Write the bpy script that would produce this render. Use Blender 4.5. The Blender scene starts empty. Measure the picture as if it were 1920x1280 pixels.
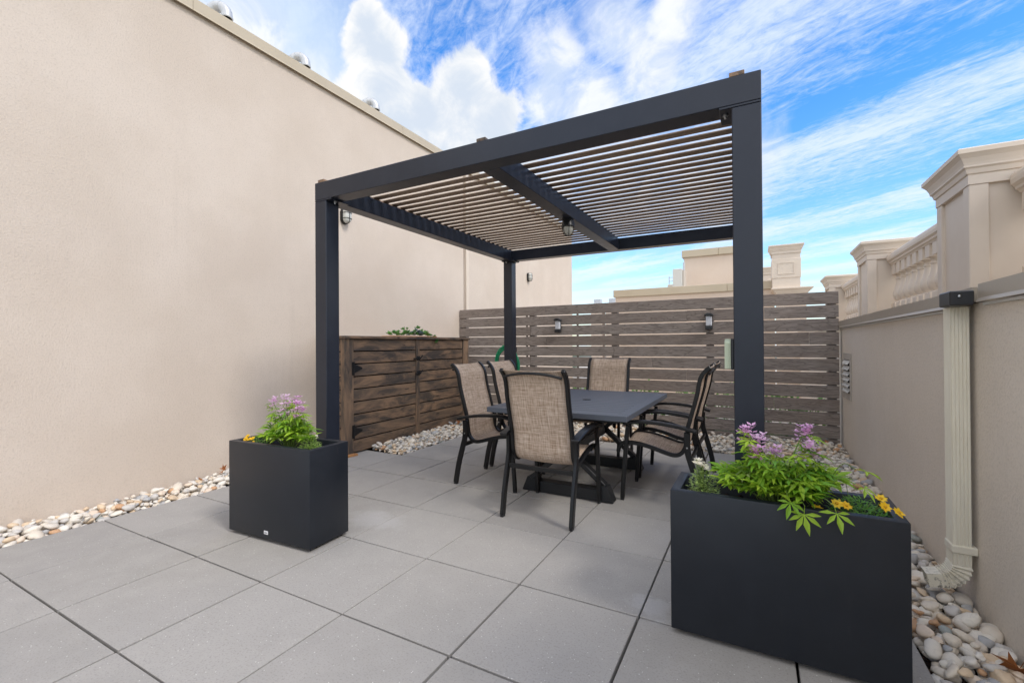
import bpy, bmesh, math, random
import numpy as np
from mathutils import Vector, Matrix, Euler

R = math.radians
random.seed(7)
rng = np.random.default_rng(11)
SC = bpy.context.scene
COL = SC.collection

# ------------------------------------------------------------------ camera
F_PX, PITCH, ROLL, YAW, CAM_H = 848.955, .0059, -.0065, .4925, 1.2425
_f = Vector((-math.sin(YAW), math.cos(YAW), 0)); _r = Vector((math.cos(YAW), math.sin(YAW), 0)); _u = Vector((0, 0, 1))
FWD = _f * math.cos(PITCH) + _u * math.sin(PITCH)
_u2 = -_f * math.sin(PITCH) + _u * math.cos(PITCH)
RGT = _r * math.cos(ROLL) + _u2 * math.sin(ROLL)
UPV = -_r * math.sin(ROLL) + _u2 * math.cos(ROLL)
cam_d = bpy.data.cameras.new('camera')
cam_d.sensor_width = 36; cam_d.sensor_fit = 'HORIZONTAL'
cam_d.lens = F_PX / 1920 * 36
cam_d.clip_start = .05; cam_d.clip_end = 4000
cam = bpy.data.objects.new('camera', cam_d); COL.objects.link(cam)
cam.matrix_world = Matrix(((RGT.x, UPV.x, -FWD.x, 0), (RGT.y, UPV.y, -FWD.y, 0), (RGT.z, UPV.z, -FWD.z, CAM_H), (0, 0, 0, 1)))
SC.camera = cam

def pix_dir(px, py):
    """direction in the world of a pixel of the 1920 x 1280 photograph"""
    d = RGT * ((px - 960) / F_PX) - UPV * ((py - 640) / F_PX) + FWD
    return d.normalized()

# ------------------------------------------------------------------ light, sky, exposure
SUN_EL, SUN_DIR = 46, Vector((.974, -.228, 0))
SUN_STRENGTH, SUN_ANGLE, SKY_STRENGTH, EXPOSURE = .50, 14.0, .15, 1.97
sd = bpy.data.lights.new('sun', 'SUN'); sd.energy = SUN_STRENGTH; sd.angle = R(SUN_ANGLE); sd.color = (1, .95, .88)
sun = bpy.data.objects.new('sun', sd); COL.objects.link(sun)
to_sun = Vector((SUN_DIR.x * math.cos(R(SUN_EL)), SUN_DIR.y * math.cos(R(SUN_EL)), math.sin(R(SUN_EL))))
sun.rotation_euler = to_sun.to_track_quat('Z', 'Y').to_euler()
sun.location = (8, -3, 12)
vs = SC.view_settings
vs.view_transform = 'Standard'; vs.look = 'None'; vs.gamma = 1; vs.use_curve_mapping = False; vs.exposure = EXPOSURE

class NT:
    """small helper for node trees"""
    def __init__(s, tree):
        s.t = tree; s.n = tree.nodes; s.l = tree.links
    def new(s, typ, **kw):
        n = s.n.new(typ)
        for k, v in kw.items():
            setattr(n, k, v)
        return n
    def put(s, sock, v):
        if v is None: return
        if hasattr(v, 'is_output'): s.l.new(v, sock)
        else: sock.default_value = v
    def math(s, op, a, b=None, c=None, clamp=False):
        n = s.new('ShaderNodeMath', operation=op, use_clamp=clamp)
        s.put(n.inputs[0], a); s.put(n.inputs[1], b); s.put(n.inputs[2], c)
        return n.outputs[0]
    def vmath(s, op, a, b=None, scale=None):
        n = s.new('ShaderNodeVectorMath', operation=op)
        s.put(n.inputs[0], a); s.put(n.inputs[1], b)
        if scale is not None: s.put(n.inputs['Scale'], scale)
        return n.outputs['Value'] if op in ('DISTANCE', 'LENGTH', 'DOT_PRODUCT') else n.outputs[0]
    def noise(s, vec, scale, detail=4, rough=.5, dist=0, out='Fac'):
        n = s.new('ShaderNodeTexNoise')
        s.put(n.inputs['Vector'], vec); s.put(n.inputs['Scale'], scale); s.put(n.inputs['Detail'], detail)
        s.put(n.inputs['Roughness'], rough); s.put(n.inputs['Distortion'], dist)
        return n.outputs[out]
    def ramp(s, fac, stops, interp='LINEAR'):
        n = s.new('ShaderNodeValToRGB'); cr = n.color_ramp; cr.interpolation = interp
        while len(cr.elements) < len(stops): cr.elements.new(.5)
        for e, (p, c) in zip(cr.elements, stops):
            e.position = p; e.color = (c[0], c[1], c[2], 1) if not isinstance(c, (int, float)) else (c, c, c, 1)
        s.put(n.inputs[0], fac)
        return n.outputs[0]
    def mix(s, fac, a, b, blend='MIX'):
        n = s.new('ShaderNodeMix', data_type='RGBA', blend_type=blend)
        def c4(v): return (*v, 1) if isinstance(v, tuple) and len(v) == 3 else v
        s.put(n.inputs[0], fac); s.put(n.inputs[6], c4(a)); s.put(n.inputs[7], c4(b))
        return n.outputs[2]
    def smooth(s, v, lo, hi):
        n = s.new('ShaderNodeMapRange', interpolation_type='SMOOTHSTEP')
        s.put(n.inputs[0], v); s.put(n.inputs[1], lo); s.put(n.inputs[2], hi)
        return n.outputs[0]
    def mapping(s, vec, loc=(0, 0, 0), rot=(0, 0, 0), scale=(1, 1, 1)):
        n = s.new('ShaderNodeMapping')
        s.put(n.inputs[0], vec); s.put(n.inputs[1], loc); s.put(n.inputs[2], rot); s.put(n.inputs[3], scale)
        return n.outputs[0]

def make_world():
    w = bpy.data.worlds.new('World'); SC.world = w; w.use_nodes = True
    t = NT(w.node_tree); t.n.clear()
    out = t.new('ShaderNodeOutputWorld'); bg = t.new('ShaderNodeBackground')
    bg.inputs[1].default_value = SKY_STRENGTH
    t.l.new(bg.outputs[0], out.inputs[0])
    sky = t.new('ShaderNodeTexSky', sky_type='NISHITA')
    sky.sun_disc = False; sky.sun_elevation = R(SUN_EL)
    sky.sun_rotation = math.atan2(SUN_DIR.x, SUN_DIR.y)
    sky.air_density = 1.1; sky.dust_density = .6; sky.ozone_density = 2.2; sky.altitude = 100
    hs = t.new('ShaderNodeHueSaturation'); hs.inputs['Saturation'].default_value = 1.42; hs.inputs['Value'].default_value = .50
    hs.inputs['Hue'].default_value = .508
    t.l.new(sky.outputs[0], hs.inputs['Color'])
    d = t.vmath('NORMALIZE', t.new('ShaderNodeTexCoord').outputs['Generated'])
    sx = t.new('ShaderNodeSeparateXYZ'); t.l.new(d, sx.inputs[0])
    z = t.math('MAXIMUM', sx.outputs[2], .04)
    plane = t.vmath('DIVIDE', d, t.new('ShaderNodeCombineXYZ').outputs[0])
    cz = plane.node.inputs[1].links[0].from_node
    for i in range(3): t.l.new(z, cz.inputs[i])
    # high streaked cirrus on a plane overhead
    pr = t.mapping(plane, rot=(0, 0, R(36)))
    st = t.mapping(pr, loc=(.3, .2, 0), scale=(.75, 2.6, 1))
    big = t.noise(st, 1.0, 3, .55, .4)
    fine = t.noise(t.mapping(pr, scale=(2.4, 6.5, 1)), 2.2, 9, .70, 1.1)
    puff = t.noise(t.mapping(pr, scale=(4.0, 6.0, 1)), 4.5, 7, .66, .6)
    cir = t.math('ADD', t.math('MULTIPLY', big, 1.15), t.math('MULTIPLY', t.math('SUBTRACT', fine, .5), .95))
    cir = t.math('ADD', cir, t.math('MULTIPLY', t.math('SUBTRACT', puff, .5), .5))
    # open blue band across the streaks, as wide as one cloud row
    sp = t.new('ShaderNodeSeparateXYZ'); t.l.new(pr, sp.inputs[0])
    row = t.math('COSINE', t.math('MULTIPLY', t.math('SUBTRACT', t.math('ADD', sp.outputs[1], t.math('MULTIPLY', t.math('SUBTRACT', big, .5), .7)), 1.95), 2 * math.pi / 1.3))
    cir = t.math('SUBTRACT', cir, t.math('MULTIPLY', row, .19))
    cir = t.smooth(cir, .27, 1.02)
    cir = t.math('MULTIPLY', cir, .76)
    # haze towards the horizon
    hz = t.math('MULTIPLY', t.math('POWER', t.math('SUBTRACT', 1, z, clamp=True), 5.0), .42)
    col = t.mix(t.math('MINIMUM', hz, 1), hs.outputs[0], (1.02, 1.34, 1.84))
    col = t.mix(cir, col, (1.62, 1.75, 1.98))
    # cumulus heads: lobes broken up by noise, with brighter loose clouds added out of view as fill light
    n1 = t.noise(d, 7.5, 9, .6, .35); n2 = t.noise(d, 2.3, 3, .5)
    def lobes(lst, w0):
        cur = None
        for (px, py, r) in lst:
            c = pix_dir(px, py); rr = r / F_PX * .74
            dist = t.vmath('DISTANCE', d, tuple(c))
            v = t.math('MULTIPLY_ADD', dist, -1 / rr, 1.0)
            cur = v if cur is None else t.math('SMOOTH_MAX', cur, v, .08)
        return cur
    A = lobes([(868, 172, 105), (805, 225, 95), (925, 225, 95), (712, 165, 85), (703, 92, 75), (690, 45, 45), (740, 240, 105), (860, 290, 120), (960, 300, 80), (670, 215, 75)], 1)
    vA = t.math('ADD', A, t.math('MULTIPLY', t.math('SUBTRACT', n1, .5), 1.5))
    mA = t.smooth(vA, .08, .30)
    n3 = t.noise(d, 11, 8, .62, .5)
    shadeA = t.smooth(t.math('ADD', t.math('MULTIPLY', n3, 1.1), t.math('MULTIPLY', A, .35)), .42, .92)
    colA = t.mix(shadeA, (1.86, 1.83, 1.78), (1.22, 1.36, 1.56))
    B = lobes([(1050, 110, 95), (1150, 45, 110), (1020, 190, 80), (1255, 30, 85), (1110, 190, 110), (1220, 130, 100), (1180, 330, 240), (1330, 330, 190), (1020, 380, 150), (760, 300, 150), (560, 190, 130), (470, 60, 110)], 1)
    vB = t.math('ADD', B, t.math('MULTIPLY', t.math('SUBTRACT', n1, .5), 1.35))
    mB = t.math('MULTIPLY', t.smooth(vB, .05, .8), .86)
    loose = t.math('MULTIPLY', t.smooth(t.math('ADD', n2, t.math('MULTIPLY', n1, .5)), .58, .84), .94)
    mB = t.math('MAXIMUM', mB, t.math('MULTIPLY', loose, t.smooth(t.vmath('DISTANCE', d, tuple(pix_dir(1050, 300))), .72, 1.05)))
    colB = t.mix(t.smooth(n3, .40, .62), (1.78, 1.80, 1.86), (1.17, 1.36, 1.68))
    colB = t.mix(t.math('MULTIPLY', loose, t.smooth(t.vmath('DISTANCE', d, tuple(pix_dir(1050, 300))), .72, 1.05)), colB, (3.3, 3.25, 3.2))  # unseen clouds made brighter than the visible ones to lift the ambient light
    C = lobes([(520, 100, 330), (640, 260, 260), (430, 20, 260)], 1)
    col = t.mix(t.math('MULTIPLY', t.smooth(t.math('ADD', C, t.math('MULTIPLY', t.math('SUBTRACT', n2, .5), .5)), .1, .8), .85), col, (1.18, 1.42, 1.72))
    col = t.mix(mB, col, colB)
    col = t.mix(mA, col, colA)
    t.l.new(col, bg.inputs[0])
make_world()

# ------------------------------------------------------------------ materials
def srgb(h):
    h = h.lstrip('#'); v = [int(h[i:i + 2], 16) / 255 for i in (0, 2, 4)]
    return tuple(c / 12.92 if c <= .04045 else ((c + .055) / 1.055) ** 2.4 for c in v)

M = {}
def mat(name, rough=.6, spec=.5, metal=0.0, color=(.5, .5, .5)):
    m = bpy.data.materials.new(name); m.use_nodes = True
    t = NT(m.node_tree); b = t.n['Principled BSDF']
    b.inputs['Roughness'].default_value = rough; b.inputs['Metallic'].default_value = metal
    b.inputs['Specular IOR Level'].default_value = spec
    b.inputs['Base Color'].default_value = (*color, 1)
    M[name] = m
    t.b = b; t.m = m
    return t
def bump(t, h, strength=.3, dist=.01):
    n = t.new('ShaderNodeBump'); n.inputs['Strength'].default_value = strength; n.inputs['Distance'].default_value = dist
    t.put(n.inputs['Height'], h); t.l.new(n.outputs[0], t.b.inputs['Normal'])
def ocoord(t, out='Object'): return t.new('ShaderNodeTexCoord').outputs[out]
def wpos(t): return t.new('ShaderNodeNewGeometry').outputs['Position']
def shifted(t, vec, amount=37.0):
    """shift a pattern by a random amount for each object"""
    r = t.new('ShaderNodeObjectInfo').outputs['Random']
    c = t.new('ShaderNodeCombineXYZ')
    for i, k in enumerate((1.0, 1.7, 2.3)): t.l.new(t.math('MULTIPLY', r, amount * k), c.inputs[i])
    return t.vmath('ADD', vec, c.outputs[0]), r

def stucco(name, c1, c2):
    t = mat(name, .92, .2)
    p = wpos(t)
    big = t.noise(p, 1.1, 4, .6); fine = t.noise(p, 75, 4, .75); mid = t.noise(p, 14, 4, .6)
    col = t.mix(t.smooth(big, .3, .72), c1, c2)
    col = t.mix(t.math('MULTIPLY', t.smooth(fine, .48, .68), .34), col, tuple(c * .70 for c in c1))
    col = t.mix(t.math('MULTIPLY', t.smooth(mid, .45, .7), .10), col, tuple(c * .8 for c in c2))
    # faint runs and scuffs
    runs = t.noise(t.mapping(p, scale=(7, 7, .6)), 1.0, 5, .6)
    col = t.mix(t.math('MULTIPLY', t.smooth(runs, .58, .8), .14), col, tuple(c * .75 for c in c1))
    t.put(t.b.inputs['Base Color'], col)
    bump(t, t.math('ADD', fine, t.math('MULTIPLY', mid, .25)), .7, .006)
stucco('stucco_cream', (.60, .510, .425), (.655, .565, .48))
stucco('stucco_taupe', (.75, .665, .56), (.80, .715, .615))
stucco('stucco_far', (.68, .55, .44), (.72, .60, .49))

t = mat('coping_metal', .42, .5, 0, (.50, .42, .30))
p = wpos(t); n = t.noise(p, 3, 3); t.put(t.b.inputs['Base Color'], t.mix(n, (.46, .385, .27), (.54, .46, .34)))
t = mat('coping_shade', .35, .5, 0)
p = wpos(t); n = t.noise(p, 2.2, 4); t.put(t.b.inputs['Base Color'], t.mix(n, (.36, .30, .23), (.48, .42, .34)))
mat('white_trim', .5, .4, 0, (.75, .74, .70))
t = mat('mould', .6, .4)
p = wpos(t); n = t.noise(p, 5, 4, .6); t.put(t.b.inputs['Base Color'], t.mix(n, (.64, .54, .44), (.72, .63, .53)))
bump(t, t.noise(p, 90, 3), .08, .003)

t = mat('dark_void', .95, .1, 0, (.025, .022, .02))
# powder-coated pergola metal: marks and dust
def powder(name, base, rough, dust):
    t = mat(name, rough, .42, 0)
    p = wpos(t)
    n = t.noise(p, 9, 5, .65); s = t.noise(p, 260, 2, .5); d2 = t.noise(t.mapping(p, scale=(1, 1, .25)), 16, 4, .6)
    col = t.mix(t.smooth(n, .35, .75), base, tuple(c * 1.15 + .001 for c in base))
    col = t.mix(t.math('MULTIPLY', t.smooth(d2, .6, .8), dust), col, (.16, .15, .14))
    col = t.mix(t.math('MULTIPLY', t.smooth(s, .76, .82), .4), col, (.22, .21, .2))
    t.put(t.b.inputs['Base Color'], col)
    t.put(t.b.inputs['Roughness'], t.math('MULTIPLY_ADD', n, .18, rough - .08))
powder('pergola_metal', (.015, .019, .030), .33, .03)
powder('planter_shell', (.011, .014, .020), .40, .05)
powder('chair_metal', (.006, .006, .0065), .34, .06)
powder('table_metal', (.014, .015, .017), .36, .04)

t = mat('tabletop_metal', .48, .5, 0, (.085, .096, .118))

# concrete paving
t = mat('paving', .82, .35)
p = wpos(t); _, r = shifted(t, p)
fine = t.noise(p, 120, 3, .7); mid = t.noise(p, 5.5, 6, .6, .3); big = t.noise(p, 1.3, 3)
col = t.mix(t.smooth(mid, .3, .75), (.33, .315, .293), (.37, .352, .33))
col = t.mix(t.math('MULTIPLY', t.smooth(big, .4, .7), .3), col, (.32, .305, .295))
col = t.mix(t.math('MULTIPLY', r, .45), col, (.42, .40, .375))
col = t.mix(t.math('MULTIPLY', t.smooth(fine, .5, .68), .45), col, (.20, .192, .185))
v = t.new('ShaderNodeTexVoronoi', feature='DISTANCE_TO_EDGE'); v.feature = 'F1'; t.put(v.inputs['Vector'], p); v.inputs['Scale'].default_value = 75
wn = t.new('ShaderNodeTexWhiteNoise'); t.l.new(v.outputs['Position'], wn.inputs['Vector'])
spk = t.math('MULTIPLY', t.math('LESS_THAN', v.outputs['Distance'], .16), t.math('GREATER_THAN', wn.outputs['Value'], .86))
col = t.mix(t.math('MULTIPLY', spk, .8), col, (.75, .74, .72))
# pale irregular patches beside the two planters
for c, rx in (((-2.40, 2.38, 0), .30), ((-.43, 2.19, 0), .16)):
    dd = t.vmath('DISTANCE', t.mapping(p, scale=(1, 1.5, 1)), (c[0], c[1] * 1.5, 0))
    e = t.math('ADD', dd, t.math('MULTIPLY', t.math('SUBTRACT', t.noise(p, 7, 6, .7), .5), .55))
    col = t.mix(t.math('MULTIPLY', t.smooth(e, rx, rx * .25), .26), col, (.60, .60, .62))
st = t.noise(p, 2.6, 5, .62, .6)
col = t.mix(t.math('MULTIPLY', t.smooth(st, .58, .75), .14), col, (.20, .19, .18))
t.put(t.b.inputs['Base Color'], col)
t.put(t.b.inputs['Roughness'], t.math('MULTIPLY_ADD', mid, -.25, .92))
bump(t, t.math('ADD', fine, t.math('MULTIPLY', t.noise(p, 60, 3), .4)), .35, .002)

# pebbles
PEB = [(0, (.72, .64, .53)), (.16, (.78, .73, .65)), (.34, (.58, .55, .51)), (.44, (.80, .74, .64)), (.58, (.44, .44, .44)), (.65, (.70, .54, .37)), (.76, (.66, .60, .52)), (.87, (.56, .33, .18)), (.90, (.36, .39, .37)), (.94, (.76, .63, .50))]
def pebble_mat(name, src):
    t = mat(name, .62, .4)
    if src == 'object': r = t.new('ShaderNodeObjectInfo').outputs['Random']
    else: r = t.new('ShaderNodeAttribute', attribute_name='tint').outputs['Fac']
    p = wpos(t)
    col = t.ramp(r, PEB, 'CONSTANT')
    n = t.noise(p, 42, 5, .6, .6)
    col = t.mix(t.math('MULTIPLY', t.smooth(n, .45, .75), .4), col, t.mix(.5, col, (.25, .22, .19)))
    col = t.mix(t.math('MULTIPLY', t.smooth(t.noise(p, 130, 3), .55, .75), .25), col, (.75, .72, .66))
    t.put(t.b.inputs['Base Color'], col)
    bump(t, t.noise(p, 90, 5, .65), .25, .004)
pebble_mat('pebble_single', 'object'); pebble_mat('pebble_joined', 'attr')

# weathered grey fence boards, grain along local x
t = mat('fence_wood', .8, .3)
p, r = shifted(t, ocoord(t))
wv = t.noise(t.mapping(p, scale=(1.1, 3, 5.5)), 1.6, 3, .5, .4)
rings = t.math('FRACT', t.math('MULTIPLY', wv, 9))
rings = t.math('ABSOLUTE', t.math('SUBTRACT', rings, .5))
grain = t.noise(t.mapping(p, scale=(2.5, 60, 60)), 2.4, 6, .7)
blot = t.noise(t.mapping(p, scale=(1, 4, 4)), 1.7, 4, .6)
col = t.mix(t.smooth(grain, .3, .72), (.165, .138, .12), (.43, .38, .345))
col = t.mix(t.math('MULTIPLY', t.smooth(rings, .15, .02), .5), col, (.085, .07, .062))
col = t.mix(t.math('MULTIPLY', t.smooth(blot, .45, .75), .4), col, (.27, .205, .165))
col = t.mix(t.math('MULTIPLY', r, .5), col, (.21, .165, .135))
t.put(t.b.inputs['Base Color'], col)
bump(t, t.math('ADD', grain, t.math('MULTIPLY', rings, .6)), .35, .004)

# slat wood (underside of the pergola)
t = mat('slat_wood', .75, .3)
p, r = shifted(t, ocoord(t))
grain = t.noise(t.mapping(p, scale=(3, 70, 70)), 2.2, 6, .7); blot = t.noise(t.mapping(p, scale=(1, 5, 5)), 1.5, 4, .6)
col = t.mix(t.smooth(grain, .3, .72), (.19, .13, .09), (.38, .29, .22))
col = t.mix(t.math('MULTIPLY', t.smooth(blot, .45, .7), .5), col, (.36, .275, .205))
t.put(t.b.inputs['Base Color'], col); bump(t, grain, .3, .003)

# stained cabinet timber: dark stain worn to tan
def cabinet_wood(name, axis):
    t = mat(name, .62, .35)
    p, r = shifted(t, ocoord(t))
    s1 = {'y': (40, 2, 40), 'z': (40, 40, 2)}[axis]; s2 = {'y': (6, 1.1, 5), 'z': (6, 5, 1.1)}[axis]
    grain = t.noise(t.mapping(p, scale=s1), 1.9, 6, .7); blot = t.noise(t.mapping(p, scale=s2), 1.7, 6, .68, .7)
    knot = t.noise(t.mapping(p, scale=s2), 4.5, 2, .4)
    col = t.mix(t.smooth(blot, .36, .66), (.055, .048, .043), (.32, .20, .12))
    col = t.mix(t.math('MULTIPLY', t.smooth(grain, .42, .7), .55), col, (.13, .092, .064))
    col = t.mix(t.math('MULTIPLY', t.smooth(knot, .68, .76), .8), col, (.02, .017, .015))
    col = t.mix(t.math('MULTIPLY', r, .3), col, (.13, .10, .078))
    t.put(t.b.inputs['Base Color'], col); bump(t, grain, .3, .003)
cabinet_wood('cabinet_wood', 'y'); cabinet_wood('cabinet_wood_upright', 'z')
mat('raw_timber', .75, .3, 0, (.45, .22, .09))

# woven sling fabric (uv: u across in metres, v along in metres)
t = mat('sling_fabric', .78, .25)
uv = t.new('ShaderNodeTexCoord').outputs['UV']
wa = t.noise(t.mapping(uv, scale=(240, 14, 1)), 1.0, 2, .6); wb = t.noise(t.mapping(uv, scale=(14, 240, 1)), 1.0, 2, .6)
wa2 = t.noise(t.mapping(uv, scale=(110, 4, 1)), 1.0, 3, .6); wb2 = t.noise(t.mapping(uv, scale=(4, 110, 1)), 1.0, 3, .6)
f = t.math('ADD', t.math('MULTIPLY', t.math('ADD', wa, wb), .55), t.math('MULTIPLY', t.math('ADD', wa2, wb2), .45))
col = t.ramp(t.math('MULTIPLY', f, .5), [(.34, (.20, .125, .08)), (.45, (.48, .35, .25)), (.53, (.70, .56, .44)), (.64, (.86, .78, .68))])
t.put(t.b.inputs['Base Color'], col)
bump(t, t.math('ADD', wa, wb), .25, .002)
tr = t.new('ShaderNodeBsdfTranslucent'); t.put(tr.inputs[0], col)
ms = t.new('ShaderNodeMixShader'); ms.inputs[0].default_value = .22
outn = t.n['Material Output']
t.l.new(t.b.outputs[0], ms.inputs[1]); t.l.new(tr.outputs[0], ms.inputs[2]); t.l.new(ms.outputs[0], outn.inputs[0])

def leafy(name, c1, c2, trans=.35, rough=.45):
    t = mat(name, rough, .4)
    _, r = shifted(t, ocoord(t)); p = wpos(t)
    n = t.noise(p, 30, 3)
    col = t.mix(t.math('MULTIPLY_ADD', r, .7, t.math('MULTIPLY', n, .3)), c1, c2)
    t.put(t.b.inputs['Base Color'], col)
    tr = t.new('ShaderNodeBsdfTranslucent'); t.put(tr.inputs[0], col)
    ms = t.new('ShaderNodeMixShader'); ms.inputs[0].default_value = trans
    t.l.new(t.b.outputs[0], ms.inputs[1]); t.l.new(tr.outputs[0], ms.inputs[2]); t.l.new(ms.outputs[0], t.n['Material Output'].inputs[0])
leafy('leaf_green', (.17, .40, .025), (.55, .72, .07), .42)
leafy('leaf_dark', (.10, .28, .025), (.22, .44, .05))
leafy('leaf_pale', (.32, .48, .12), (.52, .62, .22))
leafy('stem_green', (.14, .24, .05), (.22, .30, .08), .1)
leafy('succulent_green', (.06, .22, .06), (.22, .42, .12), .15)
leafy('succulent_blue', (.14, .22, .24), (.22, .30, .34), .1)
leafy('petal_lilac', (.68, .34, .62), (.90, .74, .88), .35)
leafy('petal_white', (.80, .74, .55), (.86, .84, .78), .3)
leafy('petal_yellow', (.90, .52, .01), (.97, .66, .03), .3)
leafy('dry_leaf', (.30, .10, .03), (.42, .17, .05), .2)
mat('flower_eye', .8, .2, 0, (.55, .30, .02))
t = mat('soil', .95, .2); p = wpos(t); n = t.noise(p, 45, 5, .7)
t.put(t.b.inputs['Base Color'], t.mix(t.smooth(n, .4, .7), (.018, .012, .009), (.10, .055, .032))); bump(t, n, .9, .02)
t = mat('hose_rubber', .4, .5); t.put(t.b.inputs['Base Color'], (.012, .30, .13, 1))
t = mat('galvanised', .45, .5, .35); p = wpos(t); t.put(t.b.inputs['Base Color'], t.mix(t.noise(p, 14, 3), (.46, .47, .48), (.60, .61, .62)))
t = mat('cream_pipe', .42, .5)
p = wpos(t); n = t.noise(t.mapping(p, scale=(6, 6, 1)), 3, 5, .65); s = t.noise(p, 55, 5, .7)
sz = t.new('ShaderNodeSeparateXYZ'); t.l.new(p, sz.inputs[0])
low = t.smooth(sz.outputs[2], .20, .06)
col = t.mix(t.smooth(n, .4, .75), (.78, .73, .60), (.84, .80, .68))
col = t.mix(t.math('MULTIPLY', t.math('MULTIPLY', t.smooth(s, .5, .58), low), .85), col, (.06, .055, .045))
t.put(t.b.inputs['Base Color'], col)
mat('black_plastic', .35, .5, 0, (.02, .021, .024))
mat('iron_black', .5, .5, .3, (.012, .012, .013))
mat('pale_green_plastic', .45, .4, 0, (.50, .56, .42))
mat('steel', .3, .5, .9, (.5, .5, .5))
mat('paint_grey', .6, .4, 0, (.52, .47, .41))
mat('ac_paint', .5, .4, 0, (.62, .61, .57))
t = mat('lamp_glass', .25, .5); t.b.inputs['Base Color'].default_value = (.72, .72, .66, 1)
t.b.inputs['Transmission Weight'].default_value = .25
mat('lamp_lens', .3, .5, 0, (.62, .64, .68))
mat('tag_white', .4, .4, 0, (.72, .72, .74)); mat('tag_grey', .4, .4, 0, (.33, .33, .35))
t = mat('roof_membrane', .9, .2); p = wpos(t); t.put(t.b.inputs['Base Color'], t.mix(t.noise(p, 2, 4), (.55, .50, .43), (.66, .61, .54)))
t = mat('town_ground', .95, .2); p = wpos(t); t.put(t.b.inputs['Base Color'], t.mix(t.smooth(t.noise(p, .02, 5), .4, .6), (.06, .10, .04), (.22, .21, .19)))

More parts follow.
